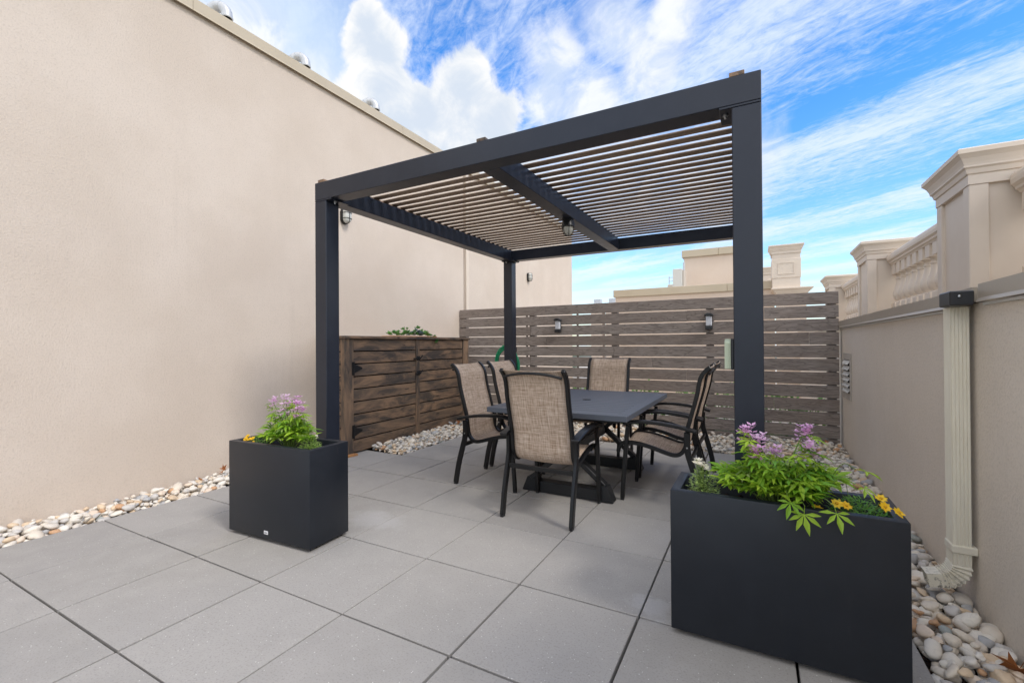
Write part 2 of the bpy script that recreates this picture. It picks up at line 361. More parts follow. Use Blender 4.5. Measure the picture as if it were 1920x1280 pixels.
# ------------------------------------------------------------------ mesh helpers
class MB:
    def __init__(s): s.v = []; s.f = []; s.uv = None
    def add(s, verts, faces):
        b = len(s.v); s.v += [tuple(v) for v in verts]; s.f += [tuple(i + b for i in f) for f in faces]; return s
    def box(s, x0, x1, y0, y1, z0, z1):
        return s.add([(x0, y0, z0), (x1, y0, z0), (x1, y1, z0), (x0, y1, z0), (x0, y0, z1), (x1, y0, z1), (x1, y1, z1), (x0, y1, z1)],
                     [(0, 3, 2, 1), (4, 5, 6, 7), (0, 1, 5, 4), (1, 2, 6, 5), (2, 3, 7, 6), (3, 0, 4, 7)])
    def obox(s, c, size, rot):
        h = [k / 2 for k in size]; m = Euler(rot).to_matrix(); c = Vector(c)
        vs_ = [c + m @ Vector((a * h[0], b * h[1], d * h[2])) for d in (-1, 1) for a, b in ((-1, -1), (1, -1), (1, 1), (-1, 1))]
        return s.add(vs_, [(0, 3, 2, 1), (4, 5, 6, 7), (0, 1, 5, 4), (1, 2, 6, 5), (2, 3, 7, 6), (3, 0, 4, 7)])
    def bar(s, a, b, w, h, up=(0, 0, 1)):
        a = Vector(a); b = Vector(b); d = (b - a).normalized(); u = Vector(up)
        x = d.cross(u)
        if x.length < 1e-4: x = d.cross(Vector((1, 0, 0)))
        x.normalize(); z = x.cross(d)
        vs_ = [q + x * (i * w / 2) + z * (j * h / 2) for q in (a, b) for i, j in ((-1, -1), (1, -1), (1, 1), (-1, 1))]
        return s.add(vs_, [(3, 2, 1, 0), (4, 5, 6, 7), (0, 1, 5, 4), (1, 2, 6, 5), (2, 3, 7, 6), (3, 0, 4, 7)])
    def prism(s, poly, lo, hi, axis='y'):
        """polygon given in the two other axes, extruded along axis"""
        n = len(poly)
        def P(a, b, c): return {'x': (c, a, b), 'y': (a, c, b), 'z': (a, b, c)}[axis]
        vs_ = [P(a, b, lo) for a, b in poly] + [P(a, b, hi) for a, b in poly]
        return s.add(vs_, [tuple(range(n))[::-1], tuple(range(n, 2 * n))] + [(i, (i + 1) % n, (i + 1) % n + n, i + n) for i in range(n)])
    def tube(s, pts, r, n=8, closed=False, cap=True):
        pts = [Vector(q) for q in pts]; m = len(pts); rings = []
        prev = None
        for i, q in enumerate(pts):
            if closed: d = pts[(i + 1) % m] - pts[i - 1]
            else: d = pts[min(i + 1, m - 1)] - pts[max(i - 1, 0)]
            d.normalize()
            if prev is None:
                x = d.cross(Vector((0, 0, 1)))
                if x.length < 1e-3: x = d.cross(Vector((0, 1, 0)))
            else: x = prev - d * prev.dot(d)
            x.normalize(); prev = x; y = d.cross(x)
            rr = r[i] if isinstance(r, (list, tuple)) else r
            rings.append([q + x * (rr * math.cos(a)) + y * (rr * math.sin(a)) for a in [2 * math.pi * k / n for k in range(n)]])
        vs_ = [v for g in rings for v in g]; fs = []
        for i in range(m if closed else m - 1):
            j = (i + 1) % m
            for k in range(n): fs.append((i * n + k, i * n + (k + 1) % n, j * n + (k + 1) % n, j * n + k))
        if cap and not closed: fs += [tuple(range(n))[::-1], tuple(range((m - 1) * n, m * n))]
        return s.add(vs_, fs)
    def lathe(s, prof, c, n=16):
        c = Vector(c); vs_ = []; fs = []
        for r, z in prof:
            vs_ += [c + Vector((r * math.cos(2 * math.pi * k / n), r * math.sin(2 * math.pi * k / n), z)) for k in range(n)]
        m = len(prof)
        for i in range(m - 1):
            for k in range(n): fs.append((i * n + k, i * n + (k + 1) % n, (i + 1) * n + (k + 1) % n, (i + 1) * n + k))
        fs += [tuple(range(n))[::-1], tuple(range((m - 1) * n, m * n))]
        return s.add(vs_, fs)
    def ribbon(s, pts, x0, x1, th):
        """rectangular section swept along a path in the y-z plane, from x0 to x1"""
        m = len(pts); vs_ = []
        for i in range(m):
            a = pts[max(i - 1, 0)]; b = pts[min(i + 1, m - 1)]
            d = Vector((b[0] - a[0], b[1] - a[1])).normalized(); nx, nz = -d.y, d.x
            y, z = pts[i]; h = th / 2
            vs_ += [(x0, y + nx * h, z + nz * h), (x1, y + nx * h, z + nz * h), (x1, y - nx * h, z - nz * h), (x0, y - nx * h, z - nz * h)]
        fs = [(0, 1, 2, 3), tuple((m - 1) * 4 + k for k in (3, 2, 1, 0))]
        for i in range(m - 1):
            for k in range(4): fs.append((i * 4 + k, (i + 1) * 4 + k, (i + 1) * 4 + (k + 1) % 4, i * 4 + (k + 1) % 4))
        return s.add(vs_, fs)
    def mesh(s, name, material, bevel=0, smooth=False, off=(0, 0, 0), segs=1):
        me = bpy.data.meshes.new(name)
        vv = [(a - off[0], b - off[1], c - off[2]) for a, b, c in s.v]
        me.from_pydata(vv, [], s.f)
        bm = bmesh.new(); bm.from_mesh(me)
        bmesh.ops.recalc_face_normals(bm, faces=bm.faces)
        if bevel:
            es = [e for e in bm.edges if len(e.link_faces) == 2 and e.calc_face_angle(0) > .5]
            bmesh.ops.bevel(bm, geom=es, offset=bevel, segments=segs, affect='EDGES', profile=.5, clamp_overlap=True)
        if smooth:
            for f in bm.faces: f.smooth = True
            for e in bm.edges:
                if len(e.link_faces) == 2 and e.calc_face_angle(0) > R(40): e.smooth = False
        bm.to_mesh(me); bm.free()
        me.materials.append(M[material])
        return me

def link(name, data, parent=None, loc=None, rot=None):
    o = bpy.data.objects.new(name, data); COL.objects.link(o)
    if parent: o.parent = parent
    if loc is not None: o.location = loc
    if rot is not None: o.rotation_euler = rot
    return o
def tag(o, label, cat, group=None):
    o['label'] = label; o['category'] = cat
    if group: o['group'] = group
    return o
def thing(name, label, cat, loc=(0, 0, 0), rz=0, group=None):
    return tag(link(name, None, None, loc, (0, 0, rz)), label, cat, group)
def wloc(o):
    v = Vector((0, 0, 0))
    while o: v = v + o.location; o = o.parent
    return v
def part(name, mb, material, parent, bevel=0, smooth=False, segs=1):
    """mesh given in world coordinates, stored relative to an unrotated parent"""
    return link(name, mb.mesh(name, material, bevel, smooth, wloc(parent) if parent else (0, 0, 0), segs), parent)
def lpart(name, mb, material, parent, bevel=0, smooth=False, segs=1):
    """mesh given in the parent's own coordinates"""
    return link(name, mb.mesh(name, material, bevel, smooth, (0, 0, 0), segs), parent)
def copy_tree(o, parent=None):
    c = o.copy(); COL.objects.link(c); c.parent = parent
    for ch in list(o.children): copy_tree(ch, c)
    return c
def spline(pts, n=8):
    """Catmull-Rom through 2d/3d points"""
    P = [np.array(q, float) for q in pts]; P = [2 * P[0] - P[1]] + P + [2 * P[-1] - P[-2]]; out = []
    for i in range(1, len(P) - 2):
        for k in range(n):
            t_ = k / n; a, b, c, d = P[i - 1:i + 3]
            out.append(tuple(.5 * (2 * b + (c - a) * t_ + (2 * a - 5 * b + 4 * c - d) * t_ ** 2 + (3 * b - a - 3 * c + d) * t_ ** 3)))
    out.append(tuple(P[-2])); return out
def structure(name, mb, material, **kw):
    o = part(name, mb, material, None, **kw); o['kind'] = 'structure'; return o

# ------------------------------------------------------------------ layout (metres)
WX = -4.48                      # face of the tall left wall
RX = .89                        # face of the low right wall
FY = 6.43                       # face of the fence
T0X, T0Y, T = -4.137, .870, .61 # paving grid
CAB_X, CAB_Y0, CAB_Y1 = -4.05, 3.575, 6.05
TILE_R, TILE_B = .575, 5.62

# ------------------------------------------------------------------ ground and floor
structure('ground', MB().box(-1500, 1500, -1500, 1500, -12.5, -12.0), 'town_ground')
structure('roof_deck', MB().box(-9, 9, FY + .2, 30, -.35, -.10), 'roof_membrane')
floor = structure('terrace_floor', MB().box(WX - .02, RX + .03, -3.4, FY + .19, -.30, -.062), 'dark_void')
g = .0046
slab_cache = {}
def slab(x0, x1, y0, y1):
    sx, sy = round(x1 - x0, 3), round(y1 - y0, 3)
    if (sx, sy) not in slab_cache:
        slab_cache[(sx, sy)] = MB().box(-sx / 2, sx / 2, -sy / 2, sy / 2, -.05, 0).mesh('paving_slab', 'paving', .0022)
    o = link('paving_slab', slab_cache[(sx, sy)], floor, ((x0 + x1) / 2, (y0 + y1) / 2, random.uniform(-.0012, .0012)))
    o.rotation_euler = (random.uniform(-.0015, .0015), random.uniform(-.0015, .0015), random.uniform(-.0012, .0012))
for u in range(-6, 8):
    for v in range(0, 8):
        if v == 0 and u >= 5: continue
        x0, y0 = T0X + v * T, T0Y + u * T
        x1, y1 = min(x0 + T, TILE_R), min(y0 + T, TILE_B)
        if y1 - y0 < .05: continue
        gg = g * random.uniform(.75, 1.35)
        slab(x0 + gg, x1 - gg, y0 + gg, y1 - gg)

# ------------------------------------------------------------------ pebble beds
def pebble_mesh(seed, sub):
    bm = bmesh.new(); bmesh.ops.create_icosphere(bm, subdivisions=sub, radius=1)
    rs = np.random.default_rng(seed); ks = rs.normal(size=(5, 3)) * 1.25; ph = rs.uniform(0, 6.28, 5)
    am = rs.uniform(.06, .15, 5)
    for v in bm.verts:
        d = np.array(v.co)
        s_ = 1 + sum(a * math.sin(float(k @ d) * 1.3 + p_) for a, k, p_ in zip(am, ks, ph))
        v.co = Vector(d * s_)
    for f in bm.faces: f.smooth = True
    return bm
peb_single = []
for i in range(9):
    bm = pebble_mesh(100 + i, 3 if i < 5 else 2); me = bpy.data.meshes.new('pebble'); bm.to_mesh(me); bm.free()
    me.materials.append(M['pebble_single']); peb_single.append(me)
peb_np = []
for i in range(7):
    bm = pebble_mesh(200 + i, 2)
    bm.verts.ensure_lookup_table()
    peb_np.append((np.array([v.co for v in bm.verts]), np.array([[v.index for v in f.verts] for f in bm.faces]))); bm.free()

def scatter(x0, x1, y0, y1, step, big, heap):
    """two loose layers of stones, biggest on top"""
    out = []
    for layer in range(3):
        st_ = step * (1.0, 1.2, 1.5)[layer]
        nx, ny = max(1, int((x1 - x0) / st_)), max(1, int((y1 - y0) / st_))
        for i in range(nx):
            for j in range(ny):
                x = x0 + (i + .5 + random.uniform(-.42, .42)) * (x1 - x0) / nx
                y = y0 + (j + .5 + random.uniform(-.42, .42)) * (y1 - y0) / ny
                a = big * random.uniform(.45, 1.02) * (1.5 if random.random() < .13 else 1)
                b = a * random.uniform(.62, .92); c = a * random.uniform(.42, .66)
                ex = min(x - x0, x1 - x, .06); z = heap(x, y) + -.028 + layer * (.017 + .16 * max(ex, 0)) + random.uniform(-.006, .008)
                out.append((x, y, z, a, b, c, random.uniform(-.45, .45), random.uniform(-.45, .45), random.uniform(0, 6.28)))
    return out
def pebble_bed(name, rect, step, big, keep=lambda x, y: True, singles=0, score=None, material='soil', heap=lambda x, y: 0.0):
    x0, x1, y0, y1 = rect
    bed = structure(name, MB().box(x0, x1, y0, y1, -.060, -.042), material)
    st_ = [s_ for s_ in scatter(x0 + .012, x1 - .012, y0 + .012, y1 - .012, step, big, heap) if keep(s_[0], s_[1])]
    st_.sort(key=score or (lambda s_: s_[1]))
    for s_ in st_[:singles]:
        o = link('pebble', random.choice(peb_single), bed, s_[:3], s_[6:9]); o.scale = s_[3:6]
    rest = st_[singles:]
    if rest:
        V, Fc, Tn, base = [], [], [], 0
        for s_ in rest:
            vv, ff = random.choice(peb_np)
            m = np.array(Euler(s_[6:9]).to_matrix())
            w = (vv * np.array(s_[3:6])) @ m.T + np.array(s_[:3])
            V.append(w); Fc.append(ff + base); Tn.append(np.full(len(vv), random.random())); base += len(vv)
        V = np.concatenate(V); Fc = np.concatenate(Fc); Tn = np.concatenate(Tn)
        me = bpy.data.meshes.new('loose_pebbles'); me.from_pydata(V.tolist(), [], Fc.tolist())
        at = me.attributes.new('tint', 'FLOAT', 'POINT'); at.data.foreach_set('value', Tn.astype(np.float32))
        me.polygons.foreach_set('use_smooth', np.ones(len(me.polygons), bool)); me.materials.append(M['pebble_joined'])
        o = link('loose_pebbles', me, bed); o['kind'] = 'stuff'
    return bed
pebble_bed('pebble_strip_left', (WX + .002, T0X - .002, -1.2, CAB_Y0 - .004), .046, .037, singles=190,
           score=lambda s_: abs(s_[1] - 1.75) - s_[2] * 3, heap=lambda x, y: .10 * (T0X - x) * (.7 + .3 * math.sin(y * 3.1)))
pebble_bed('pebble_strip_cabinet', (CAB_X + .03, T0X + T - .002, T0Y + 5 * T + .002, FY - .01), .046, .033, heap=lambda x, y: .045 * (T0X + T - x) + .02)
pebble_bed('pebble_strip_back', (T0X + T + .002, RX - .006, TILE_B + .004, FY - .012), .046, .034, heap=lambda x, y: .06 * (y - TILE_B))
pebble_bed('pebble_strip_right', (TILE_R + .003, RX - .006, -1.2, TILE_B), .046, .038, singles=270, score=lambda s_: abs(s_[1] - 2.6) - s_[2] * 5, heap=lambda x, y: .05 * (x - TILE_R))

# ------------------------------------------------------------------ tall building on the left
WZ = 4.285
bl = thing('stucco_building', 'tall cream stucco building wall with metal coping along the left', 'building', (WX - .15, 2, -.06))
part('wall', MB().box(WX - .30, WX, -3.4, 6.575, -.30, WZ), 'stucco_cream', bl)
part('wall', MB().box(WX - .30, WX - .006, 6.600, 11.92, -.30, WZ), 'stucco_cream', bl)
part('wall_joint', MB().box(WX - .25, WX - .02, 6.574, 6.601, -.30, WZ - .01), 'dark_void', bl)
part('end_wall', MB().box(WX - 6, WX - .31, 11.6, 11.92, -.30, WZ), 'stucco_cream', bl)
part('roof', MB().box(WX - 6, WX - .31, -3.4, 11.59, WZ - .25, WZ - .05), 'roof_membrane', bl)
part('trim_strip', MB().box(WX - .005, WX + .035, 6.615, 6.70, .0, WZ - .01), 'mould', bl, .008)
ys = [-3.4, -.9, 2.235, 5.0, 8.0, 11.95]
for a, b in zip(ys[:-1], ys[1:]):
    mb = MB().prism([(WX - .34, WZ + .002), (WX + .028, WZ + .002), (WX + .034, WZ - .012), (WX + .040, WZ - .010), (WX + .034, WZ + .004), (WX + .034, WZ + .108), (WX - .34, WZ + .125)], a + .0015, b - .0015, 'y')
    part('coping', mb, 'coping_metal', bl)

def gooseneck(y, label):
    x, r = -4.86, .052
    t_ = thing('roof_vent_pipe', label, 'vent pipe', (x, y, WZ - .05), 0, 'vent pipes on the left roof')
    d = Vector((.86, .5, 0)); c = Vector((x, y, 0)); zc = WZ + .345
    pts = [c + Vector((0, 0, WZ - .055)), c + Vector((0, 0, zc - .10))]
    for k in range(0, 13):
        a = math.pi * k / 12; pts.append(c + d * (.085 - .085 * math.cos(a)) + Vector((0, 0, zc + .085 * math.sin(a) - .02)))
    pts.append(pts[-1] - Vector((0, 0, .03)))
    part('pipe', MB().tube(pts, r, 18, cap=False), 'galvanised', t_, 0, True)
    e = pts[-1]
    part('rim', MB().lathe([(r + .004, 0), (r + .006, .008), (r + .001, .010), (r - .006, .010), (r - .006, 0)], e - Vector((0, 0, .006)), 18), 'galvanised', t_)
    for k in (5, 7, 9): 
        q = pts[k]; dd = (pts[k + 1] - pts[k - 1]).normalized()
        part('seam', MB().tube([q - dd * .003, q + dd * .003], r + .0025, 18), 'galvanised', t_)
    part('flashing', MB().lathe([(r + .06, 0), (r + .05, .02), (r + .008, .06), (r + .004, .06)], (x, y, WZ - .052), 18), 'galvanised', t_)
gooseneck(2.60, 'galvanised gooseneck vent pipe nearest the top left corner of the photo')
gooseneck(3.52, 'galvanised gooseneck vent pipe in the middle of the three on the left roof')
gooseneck(4.66, 'farthest galvanised gooseneck vent pipe, close to where the roof edge meets the pergola')

def bulkhead(y, z, label):
    t_ = thing('wall_light', label, 'wall light', (WX, y, z), 0, 'caged wall lights')
    x0 = WX - .006 if y > 6.6 else WX
    def oval(hw, hh, n=20):
        return [(y + hw * math.cos(a), z + (hh - hw) * (1 if math.sin(a) > 0 else -1) * (abs(math.sin(a)) > 1e-6) + hw * math.sin(a)) for a in [2 * math.pi * (k + .5) / n for k in range(n)]]
    part('housing', MB().prism(oval(.058, .098), x0, x0 + .045, 'x'), 'iron_black', t_, .006, True)
    gl = MB(); prev = None
    rings = [(.050, .090, .046), (.050, .090, .070), (.044, .082, .090), (.028, .062, .102)]
    vs_ = []; n = 20
    for hw, hh, dx in rings: vs_ += [(x0 + dx, a, b) for a, b in oval(hw, hh)]
    fs = [(i * n + k, i * n + (k + 1) % n, (i + 1) * n + (k + 1) % n, (i + 1) * n + k) for i in range(3) for k in range(n)] + [tuple(range(3 * n, 4 * n))]
    part('glass', MB().add(vs_, fs), 'lamp_glass', t_, 0, True)
    for zz in (-.035, .035):
        part('cage_bar', MB().tube([(x0 + .045, y - .054, z + zz), (x0 + .085, y - .052, z + zz), (x0 + .108, y - .030, z + zz), (x0 + .108, y + .030, z + zz), (x0 + .085, y + .052, z + zz), (x0 + .045, y + .054, z + zz)], .0035, 6), 'iron_black', t_)
    part('cage_bar', MB().tube([(x0 + .045, y, z - .094), (x0 + .085, y, z - .090), (x0 + .108, y, z - .062), (x0 + .108, y, z + .062), (x0 + .085, y, z + .090), (x0 + .045, y, z + .094)], .0035, 6), 'iron_black', t_)
bulkhead(3.955, 2.835, 'oval caged light high on the cream wall beside the left pergola post')
bulkhead(9.13, 2.74, 'oval caged light on the far cream wall above the fence')

# ------------------------------------------------------------------ low wall and balustrade on the right
rw = thing('parapet_wall', 'low taupe stucco wall with metal coping along the right', 'wall', (RX + .3, 2, -.06))
part('wall', MB().box(RX, RX + 1.0, -3.4, 12.4, -.30, 1.415), 'stucco_taupe', rw)
ds_y = 2.80; pipe_y = 2.868
for a, b, zz in ((-3.4, .35, 1.413), (.353, ds_y - .075, 1.413), (ds_y - .020, 5.2, 1.405), (5.203, 12.4, 1.405)):
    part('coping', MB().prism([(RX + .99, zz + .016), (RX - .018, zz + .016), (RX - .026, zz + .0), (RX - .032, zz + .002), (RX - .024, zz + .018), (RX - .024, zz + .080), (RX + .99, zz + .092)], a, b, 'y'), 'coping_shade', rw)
part('drip_edge', MB().box(RX - .012, RX - .003, ds_y + .07, 12.38, 1.392, 1.4045), 'white_trim', rw)
part('drip_edge', MB().box(RX - .012, RX - .003, -3.38, ds_y - .085, 1.400, 1.4125), 'white_trim', rw)

PZ = 1.50
def cap_profile(mb, x0, x1, y0, y1, zs, ov):
    """stepped and curved cornice around a rectangle"""
    prof = [(.0, 0), (.006, .0), (.006, .055), (.014, .060), (.020, .085), (.030, .094), (.030, .104), (.034, .118), (.044, .142), (.058, .160), (.064, .166), (.064, .190), (.058, .196), (.0, .205)]
    k = ov / .064; vs_ = []
    for o_, z in prof:
        o_ *= k
        vs_ += [(x0 - o_, y0 - o_, zs + z), (x1 + o_, y0 - o_, zs + z), (x1 + o_, y1 + o_, zs + z), (x0 - o_, y1 + o_, zs + z)]
    n = len(prof)
    fs = [(3, 2, 1, 0), tuple((n - 1) * 4 + i for i in range(4))]
    fs += [(i * 4 + j, i * 4 + (j + 1) % 4, (i + 1) * 4 + (j + 1) % 4, (i + 1) * 4 + j) for i in range(n - 1) for j in range(4)]
    return mb.add(vs_, fs)
def pilaster(y0, label):
    x0, x1, y1 = 1.085, 1.605, y0 + .52
    t_ = thing('balustrade_pillar', label, 'pillar', ((x0 + x1) / 2, (y0 + y1) / 2, PZ - .01), 0, 'pillars of the right balustrade')
    zt = 2.135
    part('shaft', MB().box(x0 + .018, x1 - .018, y0 + .018, y1 - .018, PZ - .012, zt), 'mould', t_)
    w = .085
    for (a, b, c, d) in ((x0, x0 + w, y0, y0 + w), (x1 - w, x1, y0, y0 + w), (x0, x0 + w, y1 - w, y1), (x1 - w, x1, y1 - w, y1)):
        part('corner_strip', MB().box(a, b, c, d, PZ - .012, zt), 'mould', t_, .004)
    part('cap', cap_profile(MB(), x0 + .002, x1 - .002, y0 + .002, y1 - .002, zt, .064), 'mould', t_)
P_Y = [.80, 3.515, 6.18, 9.02]
pilaster(P_Y[1], 'large moulded pillar right above the black-collared downspout')
pilaster(P_Y[2], 'moulded balustrade pillar second from the right edge of the photo')
pilaster(P_Y[3], 'smallest balustrade pillar of the right wall, just past the fence end')
pilaster(P_Y[0], 'moulded balustrade pillar nearest the camera, beyond the right edge of the photo')

bal_prof = [(.055, 0), (.055, .012), (.040, .020), (.040, .030), (.052, .045), (.062, .085), (.060, .125), (.046, .175), (.037, .225), (.034, .262), (.034, .275), (.041, .280), (.041, .290), (.034, .295), (.034, .318), (.044, .330), (.044, .338)]
bal_me = MB().lathe(bal_prof, (0, 0, 0), 14).mesh('baluster', 'mould', 0, True)
def balustrade(y0, y1, label):
    xc = 1.345
    t_ = thing('balustrade', label, 'balustrade', (xc, (y0 + y1) / 2, PZ - .01), 0, 'balustrade sections of the right wall')
    hw = .098
    pr = [(-.060, 0), (-.066, .012), (-.078, .020), (-.080, .034), (-.096, .050), (-hw, .075), (-.094, .100), (-.080, .118), (0, .128)]
    pr = pr + [(-a, b) for a, b in pr[-2::-1]]
    part('rail', MB().prism([(xc + a, 2.052 + b) for a, b in pr], y0 + .017, y1 - .017, 'y'), 'mould', t_)
    part('plinth', MB().box(xc - .085, xc + .085, y0 + .018, y1 - .018, PZ - .012, 1.545), 'mould', t_, .004)
    n = int((y1 - y0 - .06) / .172)
    for i in range(n):
        y = y0 + (y1 - y0) * (i + .5) / n
        part('baluster_base', MB().box(xc - .062, xc + .062, y - .062, y + .062, 1.5455, 1.648), 'mould', t_, .003)
        link('baluster', bal_me, t_, Vector((xc, y, 1.6485)) - wloc(t_)).scale = (1, 1, .885)
        part('baluster_top', MB().box(xc - .060, xc + .060, y - .055, y + .055, 1.948, 2.0515), 'mould', t_, .003)
balustrade(P_Y[0] + .52, P_Y[1], 'balustrade section running out of the right edge of the photo')
balustrade(P_Y[1] + .52, P_Y[2], 'balustrade section with turned balusters left of the largest pillar')
balustrade(P_Y[2] + .52, P_Y[3], 'small far balustrade section beside the end of the fence')

# downspout
dx = .835
dsp = thing('downspout', 'ribbed cream metal downspout with black collar on the right wall', 'downspout', (dx, ds_y, .0))
def rib_section(w, d, cx, cy, n=5):
    pts = []
    def side(a, b):
        a = Vector(a); b = Vector(b); dd = (b - a); nn = Vector((dd.y, -dd.x)).normalized()
        for i in range(n):
            for tt, o_ in ((.08, 0), (.30, -.0035), (.70, -.0035), (.92, 0)):
                q = a + dd * ((i + tt) / n) + nn * o_; pts.append((cx + q.x, cy + q.y))
    h, k = w / 2, d / 2
    side((-k, -h), (k, -h)); side((k, -h), (k, h)); side((k, h), (-k, h)); side((-k, h), (-k, -h))
    return pts
DW, DD = .086, .066
part('pipe', MB().prism(rib_section(DW, DD, dx, pipe_y), .205, 1.401, 'z'), 'cream_pipe', dsp, 0, False)
part('strap', MB().box(dx - .038, dx + .054, pipe_y - .049, pipe_y + .049, .262, .298), 'cream_pipe', dsp, .004)
part('strap_tab', MB().box(dx + .030, dx + .052, pipe_y + .049, pipe_y + .072, .268, .305), 'cream_pipe', dsp, .003)
mb = MB(); secs = []
for k in range(0, 15):                       # crimped elbow turning towards the terrace
    a = R(78) * k / 14; wv = .004 if k % 2 else -.002
    cx = dx - .060 + .060 * math.cos(a) - .02 * math.sin(a) * .2; cz = .215 - .115 * math.sin(a)
    c = Vector((dx - .085 + .085 * math.cos(a), pipe_y, .205 - .085 * math.sin(a)))
    nrm = Vector((math.cos(a), 0, -math.sin(a)))
    hw, hd = DW / 2 + wv, DD / 2 + wv
    secs.append([c + nrm * (i * hd) + Vector((0, j * hw, 0)) for i, j in ((-1, -1), (1, -1), (1, 1), (-1, 1))])
vs_ = [v for q in secs for v in q]; n = len(secs)
fs = [(i * 4 + j, (i + 1) * 4 + j, (i + 1) * 4 + (j + 1) % 4, i * 4 + (j + 1) % 4) for i in range(n - 1) for j in range(4)]
part('elbow', MB().add(vs_, fs), 'cream_pipe', dsp)
e = secs[-1]; dirn = Vector((-math.sin(R(78)), 0, -math.cos(R(78))))
e2 = [v + dirn * .055 for v in e]
part('outlet', MB().add(e + e2, [(j, j + 4, (j + 1) % 4 + 4, (j + 1) % 4) for j in range(4)]), 'cream_pipe', dsp)
part('collar', MB().prism([(dx - .062, ds_y - .075), (RX - .034, ds_y - .075), (RX - .034, ds_y + .115), (dx - .020, ds_y + .115), (dx - .062, ds_y + .060)], 1.402, 1.468, 'z'), 'black_plastic', dsp, .005)
part('bolt', MB().lathe([(.006, 0), (.006, .006), (.003, .009)], (dx - .03, ds_y - .076, 1.44), 8), 'steel', dsp)

# louvred vent in the right wall
vt = thing('wall_vent', 'small grey louvred vent set in the right wall near the fence', 'vent', (RX - .01, 6.08, .62))
vy0, vy1, vz0, vz1 = 5.86, 6.32, .62, 1.12
part('frame', MB().box(RX - .012, RX - .001, vy0, vy1, vz0, vz0 + .07).box(RX - .012, RX - .001, vy0, vy1, vz1 - .07, vz1).box(RX - .012, RX - .001, vy0, vy0 + .05, vz0 + .0705, vz1 - .0705).box(RX - .012, RX - .001, vy1 - .05, vy1, vz0 + .0705, vz1 - .0705), 'paint_grey', vt, .002)
part('opening', MB().box(RX - .004, RX - .002, vy0 + .051, vy1 - .051, vz0 + .071, vz1 - .071), 'dark_void', vt)
for k in range(6):
    z = vz0 + .085 + k * .060
    part('louvre', MB().add([(RX - .003, vy0 + .052, z + .040), (RX - .003, vy1 - .052, z + .040), (RX - .030, vy1 - .052, z), (RX - .030, vy0 + .052, z), (RX - .003, vy0 + .052, z + .034), (RX - .003, vy1 - .052, z + .034), (RX - .030, vy1 - .052, z - .006), (RX - .030, vy0 + .052, z - .006)],
        [(0, 1, 2, 3), (7, 6, 5, 4), (0, 3, 7, 4), (1, 5, 6, 2), (3, 2, 6, 7), (0, 4, 5, 1)]), 'white_trim', vt)

# ------------------------------------------------------------------ fence
fn = thing('slat_fence', 'weathered grey horizontal board fence across the back of the terrace', 'fence', (-1.8, FY + .02, -.05))
FX0, FX1 = WX + .012, .862
posts = [-4.40, -3.105, -1.785, -.52, .795]
board_h, pitch, ztop = .1425, .1575, 1.832
joints = [(-2.86, -.02), (-.80, .1), (-3.12, -.53), (-2.84, .57), (-1.79, -.1), (-3.12, -1.25), (-2.1, -.81), (-2.9, -.55), (-1.27, .2), (-3.0, -.2), (-2.2, .57), (-1.5, .1)]
for k in range(12):
    z1 = ztop - k * pitch; z0 = max(z1 - board_h, -.04)
    xs = [FX0] + [min(max(j, FX0 + .4), FX1 - .2) for j in joints[k]] + [FX1]
    for a, b in zip(xs[:-1], xs[1:]):
        a += .0015; b -= .0015
        o = link('board', MB().box(a - (a + b) / 2, b - (a + b) / 2, -.011, .011, z0 - z1, 0).mesh('board', 'fence_wood', .002), fn)
        o.location = Vector(((a + b) / 2, FY + .011 + random.uniform(0, .003), z1 + random.uniform(-.0015, .0015))) - wloc(fn)
        o.rotation_euler = (0, random.uniform(-.0006, .0006), 0)
for x in posts:
    o = link('post', MB().box(-.045, .045, 0, .09, -.3 + 2.13, 2.13 - .32).v and MB().box(-.045, .045, 0, .09, -.10, ztop - .006).mesh('post', 'fence_wood', .002), fn)
    o.location = Vector((x, FY + .027, 0)) - wloc(fn)
for x in (-3.20, -2.35):
    part('spacer', MB().box(x - .012, x + .012, FY + .030, FY + .055, .0, ztop - .01), 'fence_wood', fn)

def fence_light(x, label):
    z0, z1 = 1.42, 1.62; y = FY - .002
    t_ = thing('fence_light', label, 'light', (x, y, z0), 0, 'lights on the fence')
    part('back_plate', MB().box(x - .040, x + .040, y - .018, y, z0 + .0, z1), 'black_plastic', t_, .004)
    part('cap', MB().prism([(x - .058, z1 - .028), (x + .058, z1 - .028), (x + .050, z1 - .006), (x + .02, z1 + .008), (x - .02, z1 + .008), (x - .050, z1 - .006)], y - .085, y - .0185, 'y'), 'black_plastic', t_, .004)
    part('lens', MB().box(x - .036, x + .036, y - .072, y - .0190, z0 + .042, z1 - .0285), 'lamp_lens', t_, .008)
    part('base', MB().box(x - .044, x + .044, y - .076, y - .0187, z0 - .004, z0 + .0415), 'black_plastic', t_, .006)
fence_light(-2.635, 'small black and silver light on the fence between chair and hose')
fence_light(-.525, 'small black and silver light on the fence left of the front right pergola post')

